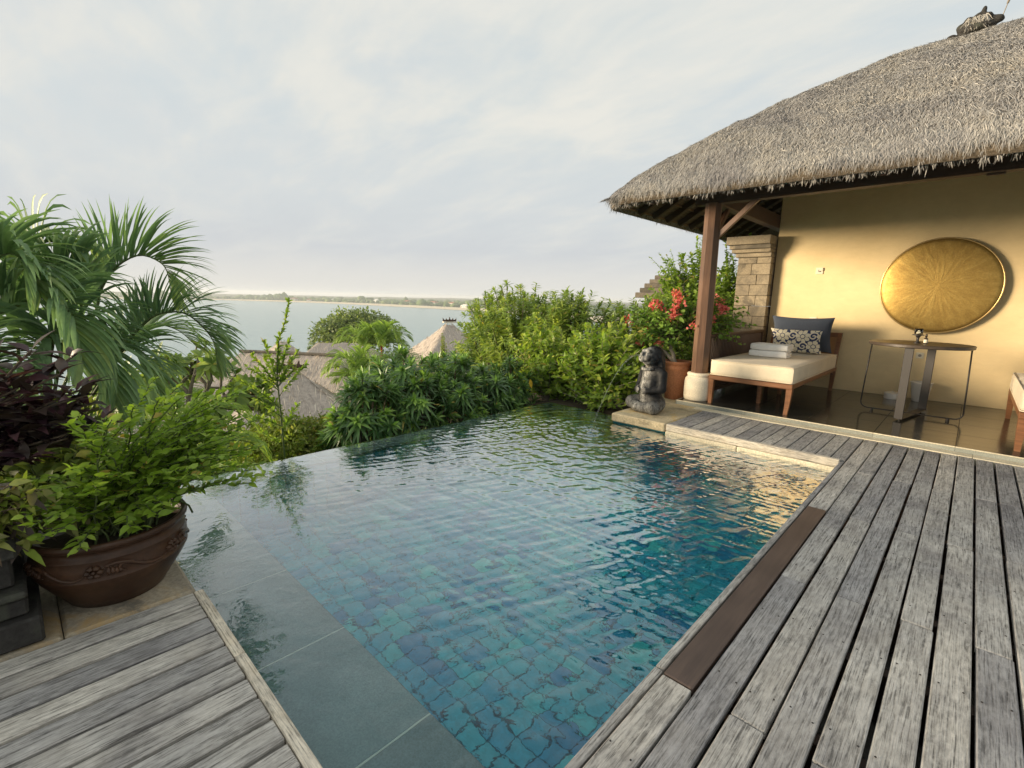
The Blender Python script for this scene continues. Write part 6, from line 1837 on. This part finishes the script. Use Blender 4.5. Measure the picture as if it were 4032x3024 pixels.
thatched_house((-41.5, 21.0), camL + .2, 9.5, 6.5, 4.2, -3.05, -5.6, 'thatched roof below the round tree by the sea', 3500, finial=False)
thatched_house((-26.2, 21.2), camL + .5, 8.6, 8.6, .4, -.52, -4.4, 'tall pyramid thatched roof with a dark crest beside the narrow-leaved shrubs', 6000)
thatched_house((-15.3, 12.2), camL + .3, 5.2, 5.2, .35, -1.55, -3.6, 'thatched roof mostly hidden behind the strap-leaved hedge', 3000)
thatched_house((-13.2, 3.3), camL + .55, 6.2, 6.2, .3, -2.05, -4.4, 'lower thatched roof seen through the fronds of the young palm', 3500, finial=False)
thatched_house((-19.5, 3.0), camL + .2, 7.0, 6.2, 1.5, -1.75, -4.4, 'thatched roof behind the frangipani tree', 3500, finial=False)

# twin palms with red crownshafts
def far_palm(loc, ztop, label, R=1.0, mat='leaf_palm_light', n=10, trunkmat='stem_red', r=.05, up_=.9):
    x, y = loc; gz = hill_z(np.array([x]), np.array([y]))[0]
    c = np.array((x, y, ztop)); fs = []
    for k in range(n):
        a = k * 2.4; el = up_ - .09 * k
        d = np.array((math.cos(a), math.sin(a), 0))
        fs.append(dict(ctrl=[c, c + d * R * .35 + UP * R * .45 * el * 1.6, c + d * R * .75 + UP * R * (.62 * el * 1.3), c + d * R * 1.05 + UP * R * (.45 * el)], upb=(0.02, 0.03, 1), leaf_len=.52 * R, nl=22, width=.055 * R, droop=.35, r0=.02))
    return palm('feather_palm', (x, y, gz), label, fs, mat, 'leaf_palm_light', [([(x, y, gz - .1), (x, y, ztop - .9)], r, r * .9, 'bark_pale'), ([(x, y, ztop - .9), (x, y, ztop)], r * 1.05, r * .8, trunkmat)], group='feather palms on the slope')
far_palm((-18.75, 11.35), -.95, 'feather palm with a bright red stem in front of the round tree', 1.15)
far_palm((-19.35, 10.85), -1.0, 'feather palm with yellow stem next to the red-stemmed one', 1.1, trunkmat='leaf_fine')
far_palm((-17.0, 9.2), -2.0, 'short yellowish palm clump below the red-stemmed palm', 1.1, n=14, up_=1.2, trunkmat='stem_green')
far_palm((-18.3, 11.9), -2.0, 'dark spreading palm beside the red stem', 1.0, 'leaf_palm', 12, 'stem_green')
far_palm((-15.8, 9.6), -2.4, 'low palm half hidden by the strap-leaved hedge', 1.0, n=12, up_=1.1, trunkmat='stem_green')
far_palm((-11.2, 1.6), -1.3, 'small yellow green palm under the frangipani', 1.0, n=12, up_=1.1, trunkmat='stem_green')
# trees and bushes on the slope
def clump_tree(name, loc, ztop, r, label, mat='leaf_tree', n=4200, leafL=(.25, .45), cat='tree', group=None, nclump=26, trunk_r=.22, asp=.85):
    x, y = loc; gz = hill_z(np.array([x]), np.array([y]))[0]
    t = thing(name, (x, y, gz), label, cat, group)
    c = np.array((x, y, ztop - r * asp)); cl = rnd_unit(nclump); cl[:, 2] = np.abs(cl[:, 2]) * 1.0 - .25
    cc = c + cl * np.array((r, r, r * asp)) * rng.uniform(.55, .92, (nclump, 1)); cr = r * rng.uniform(.22, .38, nclump)
    k = rng.integers(nclump, size=n); d = rnd_unit(n); d[:, 2] = d[:, 2] * .7 + .15
    P = cc[k] + d * (cr[k] * rng.uniform(.6, 1.08, n))[:, None]
    D = unit(d + rnd_unit(n) * .9); L = rng.uniform(*leafL, n)
    bag = Bag(); bag.leaves(P, D, unit(d + rnd_unit(n) * .5 + UP * .4), L, L * rng.uniform(.35, .6, n), ts=(0, .5, 1), ws=(.3, 1, .1), droop=rng.uniform(0, .4, n), fold=0, flat=True, tint=np.clip(rng.normal(.45, .2, n) + .12 * np.sin(k * 1.7), 0, 1))
    bag.build('crown', M[mat], t, kind='stuff')
    st = [(np.array([(x, y, gz - .2), (x + .1, y, (gz + c[2]) / 2), c]), trunk_r, trunk_r * .5)] + [(np.array([c - (0, 0, r * .5), c * .5 + q * .5, q]), trunk_r * .4, trunk_r * .12) for q in cc[::2]]
    stems_part('trunk', st, 'bark', t, 6, None)
    return t
clump_tree('round_tree', (-52.6, 28.4), .35, 4.9, 'rounded tree standing against the sea behind the red-stemmed palm', n=9000, leafL=(.28, .5), nclump=60)
clump_tree('round_tree', (-54.2, 31.5), -.6, 3.2, 'lower rounded tree just right of the one against the sea', n=4000, leafL=(.28, .5), nclump=30)
clump_tree('slope_bush', (-13.0, 9.2), -1.75, 1.0, 'yellow green bush beside the nearest thatched roof', 'leaf_hill', 3000, (.09, .16), 'bush', 'bushes on the slope', 20, .04)
clump_tree('slope_bush', (-10.3, 1.9), -1.1, .7, 'sunlit yellow bush below the frangipani branches', 'leaf_hill', 2600, (.09, .16), 'bush', 'bushes on the slope', 20, .04)
clump_tree('slope_bush', (-8.4, 2.3), -1.25, .5, 'leafy bush in front of the lower thatched roof', 'leaf_hill', 2600, (.08, .14), 'bush', 'bushes on the slope', 20, .04)
clump_tree('slope_bush', (-9.6, 5.6), -1.6, .7, 'bush behind the yellow fine-leaved bush', 'leaf_hill', 2600, (.08, .14), 'bush', 'bushes on the slope', 20, .04)
clump_tree('slope_bush', (-30.0, 13.2), -2.9, 1.6, 'bush between the long roof and the pointed roof', 'leaf_hill', 2200, (.16, .3), 'bush', 'bushes on the slope', 20, .05)
clump_tree('slope_bush', (-19.5, 15.4), -1.6, 1.5, 'bush at the foot of the tall pyramid roof', 'leaf_hill', 3000, (.12, .24), 'bush', 'bushes on the slope', 20, .05)
clump_tree('slope_bush', (-27.5, 4.0), -2.6, 2.2, 'bush left of the long thatched roof', 'leaf_hill', 3000, (.16, .3), 'bush', 'bushes on the slope', 24, .06)
clump_tree('slope_bush', (-33.0, 7.0), -3.2, 2.6, 'bush by the sea behind the frangipani', 'leaf_hill', 3000, (.18, .34), 'bush', 'bushes on the slope', 24, .06)
clump_tree('slope_bush', (-9.0, -0.6), .2, 1.5, 'leafy bush behind the cane palm', 'leaf_hill', 3400, (.10, .18), 'bush', 'bushes on the slope', 26, .05)
clump_tree('fine_bush', (-5.45, 2.0), .0, .58, 'yellow green fine-leaved bush around the foot of the sapling', 'leaf_fine', 9000, (.035, .065), 'bush', None, 60, .02, .95)
clump_tree('fine_bush', (-5.40, 2.62), -.02, .55, 'dry yellowish fine-leaved bush between the sapling and the hedge', 'leaf_hill', 7000, (.03, .055), 'bush', None, 50, .02, .9)
clump_tree('fine_bush', (-4.55, 2.0), -.45, .36, 'small trailing bush close to the infinity edge under the sapling', 'leaf_fine', 4500, (.03, .055), 'bush', None, 40, .02, .7)
# slender vine pole plant in front of the pyramid roof
leafy('vine_column', (-12.6, 9.95, -.55), (.16, .16, .62), 40, 'narrow column of pale leaves in front of the pyramid thatched roof', 'leaf_fine', (.05, .08), (.025, .04), dens=.03, part=.5, stem='stem_green', base=(-12.6, 9.95, -3.0))
# ground cover over the slope
n = 26000
X = -4.6 - 42 * rng.random(n) ** 1.6; Y = -4 + 34 * rng.random(n)
P = np.stack([X, Y, hill_z(X, Y) - .02], -1); sc = np.clip(.10 + .011 * (-X - 4), .1, .5)
bag = Bag(); bag.leaves(P, unit(rnd_unit(n) * .8 + UP), rnd_unit(n), sc * rng.uniform(.8, 2.0, n), sc * rng.uniform(.25, .5, n), ts=(0, .5, 1), ws=(.4, 1, .1), droop=rng.uniform(.1, .6, n), fold=0, flat=True)
tag(bag.build('ground_cover', M['leaf_hill'], None), 'mixed low green growth covering the hillside', 'ground cover', kind='stuff')

# ================================================================== FAR SHORE
def blob(n, sub):
    pass
th = np.linspace(0, 2 * PI, 9)[:-1]
ring = [(0, 0, 1.0)] + [(math.cos(a) * .72, math.sin(a) * .72, .68) for a in th] + [(math.cos(a + .3), math.sin(a + .3), .1) for a in th] + [(math.cos(a) * .8, math.sin(a) * .8, -.5) for a in th]
ring = np.array(ring)
rf_ = [[0, 1 + j, 1 + (j + 1) % 8, 1 + (j + 1) % 8] for j in range(8)]
for lv in (0, 1):
    for j in range(8):
        a = 1 + lv * 8 + j; b = 1 + lv * 8 + (j + 1) % 8; rf_.append([a, a + 8, b + 8, b])
def tree_blob(c, r, hz, seed):
    v = ring * np.array((r, r, hz))
    v = v * (1 + .28 * vnoise(ring * 2.1 + seed, 5))[:, None]
    return v + np.asarray(c)
def blob_faces(): return [f_[:3] if f_[2] == f_[3] else f_ for f_ in rf_]
bf = blob_faces()
# belt of trees along the shore, a mass seen from far off
Vs, FF, Ts, k = [], [], [], 0
vis = bpts[(bpts[:, 0] < 120) & (bpts[:, 1] > -420)]
cnt = 0
while cnt < 2600:
    i = rng.integers(len(vis)); off = 48 + 420 * rng.random() ** 1.8
    q = vis[i] + nr[np.where((bpts == vis[i]).all(1))[0][0]] * off + rng.normal(size=2) * 14
    if coast_dist(q[None, 0], q[None, 1])[0] < 44: continue
    cnt += 1
    gz = land_z(q[None, 0], q[None, 1])[0]; r = rng.uniform(3.5, 8.5); hh = rng.uniform(2.6, 5.5)
    if rng.random() < .06: r *= 1.4; hh *= 1.7
    v = tree_blob((q[0], q[1], gz + hh * .45), r, hh, cnt)
    Vs.append(v); Ts.append(np.full(len(v), rng.random()))
    for f_ in bf: FF.append([a + k for a in f_])
    k += len(v)
o = obj('shore_woodland', np.concatenate(Vs), FF, M['leaf_far'], kind='stuff', tint=np.concatenate(Ts), smooth=True)
tag(o, 'hazy belt of trees along the far shore of the bay', 'woodland')
# individual tall trees that stand out of the belt
for (x, y, r, hh), lb in zip([(-1300, 250, 10, 9), (-1290, 330, 9, 9), (-1180, 455, 12, 11), (-1215, 440, 9, 8), (-980, 545, 9, 9), (-620, 560, 9, 10), (-585, 545, 7, 9), (-510, 560, 8, 9)],
        ['broad dark tree above the left part of the far shore', 'second broad tree right of the pale hotel on the shore', 'tallest round tree on the far shore above the beach huts', 'round tree close to the tallest one on the far shore', 'single tree rising behind the white houses on the far shore', 'tall tree on the nearer curve of the far shore', 'slim tree on the nearer curve of the far shore', 'tree at the end of the visible shore by the shrubs']):
    gz = land_z(np.array([x]), np.array([y]))[0]
    t = thing('shore_tree', (x, y, gz), lb, 'tree', 'single trees on the far shore')
    Vs, FF, k = [], [], 0
    for q in range(7):
        d = rnd_unit(1)[0] * np.array((.6, .6, .3)) * r
        v = tree_blob((x + d[0], y + d[1], gz + hh * .95 + d[2]), r * .55, hh * .5, q + x)
        Vs.append(v)
        for f_ in bf: FF.append([a + k for a in f_])
        k += len(v)
    obj('crown', np.concatenate(Vs), FF, M['leaf_far'], t, smooth=True, tint=np.repeat(rng.random(7), len(ring)))
    V, F = tube([(x, y, gz - .5), (x, y, gz + hh)], [1.0, .6], 6); obj('trunk', V, F, M['bark'], t)
# low buildings among the trees
def shore_house(x, y, lx, ly, hh, rot, label, roof='tile_roof', storeys=1):
    gz = land_z(np.array([x]), np.array([y]))[0]
    t = thing('shore_building', (x, y, gz), label, 'building', 'buildings on the far shore')
    Rm = rotz(rot); o3 = np.array((x, y, gz))
    m_ = MB().box((0, 0, hh / 2), (lx, ly, hh), .05); obj('wall', np.concatenate(m_.V) @ Rm.T + o3, m_.F, M['white_wall'], t)
    Vv = np.array([(-lx / 2 - .6, -ly / 2 - .6, hh), (lx / 2 + .6, -ly / 2 - .6, hh), (lx / 2 + .6, ly / 2 + .6, hh), (-lx / 2 - .6, ly / 2 + .6, hh), (-lx / 4, 0, hh + 2.6), (lx / 4, 0, hh + 2.6)])
    obj('roof', Vv @ Rm.T + o3, [[0, 1, 5, 4], [1, 2, 5], [2, 3, 4, 5], [3, 0, 4], [3, 2, 1, 0]], M[roof], t)
    wn = max(2, int(lx / 5))
    for s in range(storeys):
        for k in range(wn):
            xw = -lx / 2 + (k + .5) * lx / wn
            for sd in (-1, 1):
                V, F = chamfer_box((lx / wn * .5, .12, 1.5), .02); obj('window', (V + np.array((xw, sd * (ly / 2 + .05), 1.9 + 3.0 * s))) @ Rm.T + o3, F, M['bottle_dark'], t)
    return t
shore_house(-1270, 205, 55, 14, 9, 1.75, 'long pale hotel block on the far shore', 'white_wall', 3)
shore_house(-1262, 262, 40, 12, 7, 1.7, 'second pale block next to the long hotel', 'white_wall', 2)
shore_house(-1150, 470, 26, 12, 5, 2.4, 'low house with a reddish roof under the tallest shore tree')
shore_house(-1060, 520, 18, 10, 5, 2.6, 'white house among the trees behind the beach', 'white_wall')
shore_house(-1090, 478, 16, 8, 4, 2.5, 'beach hut close to the sand on the far shore', 'tile_roof')
shore_house(-940, 560, 22, 10, 6, 2.9, 'white villa showing above the shore trees', 'white_wall')
shore_house(-840, 570, 24, 11, 6, 3.0, 'red-roofed house above the shore trees')
shore_house(-760, 575, 24, 11, 6, 3.1, 'second red-roofed house along the shore')
shore_house(-690, 565, 20, 10, 6, 3.1, 'third red-roofed house nearest the curve of the shore')
shore_house(-612, 528, 16, 7, 3.6, 3.1, 'pale boat shed right behind the beach', 'white_wall')

# ------------------------------------------------------------------ haze over the bay
m, t, out = new_mat('haze_air')
pv = t.node('ShaderNodeVolumePrincipled', {'Color': (0.93, 0.95, 0.97), 'Density': 0.00032, 'Anisotropy': 0.2})
t.l.new(pv.outputs[0], out.inputs['Volume'])
V, F = chamfer_box((5200, 5200, 30.0), 0.01)
hz = obj('haze', V + np.array((0, 0, -8.0)), F, m, kind='stuff')
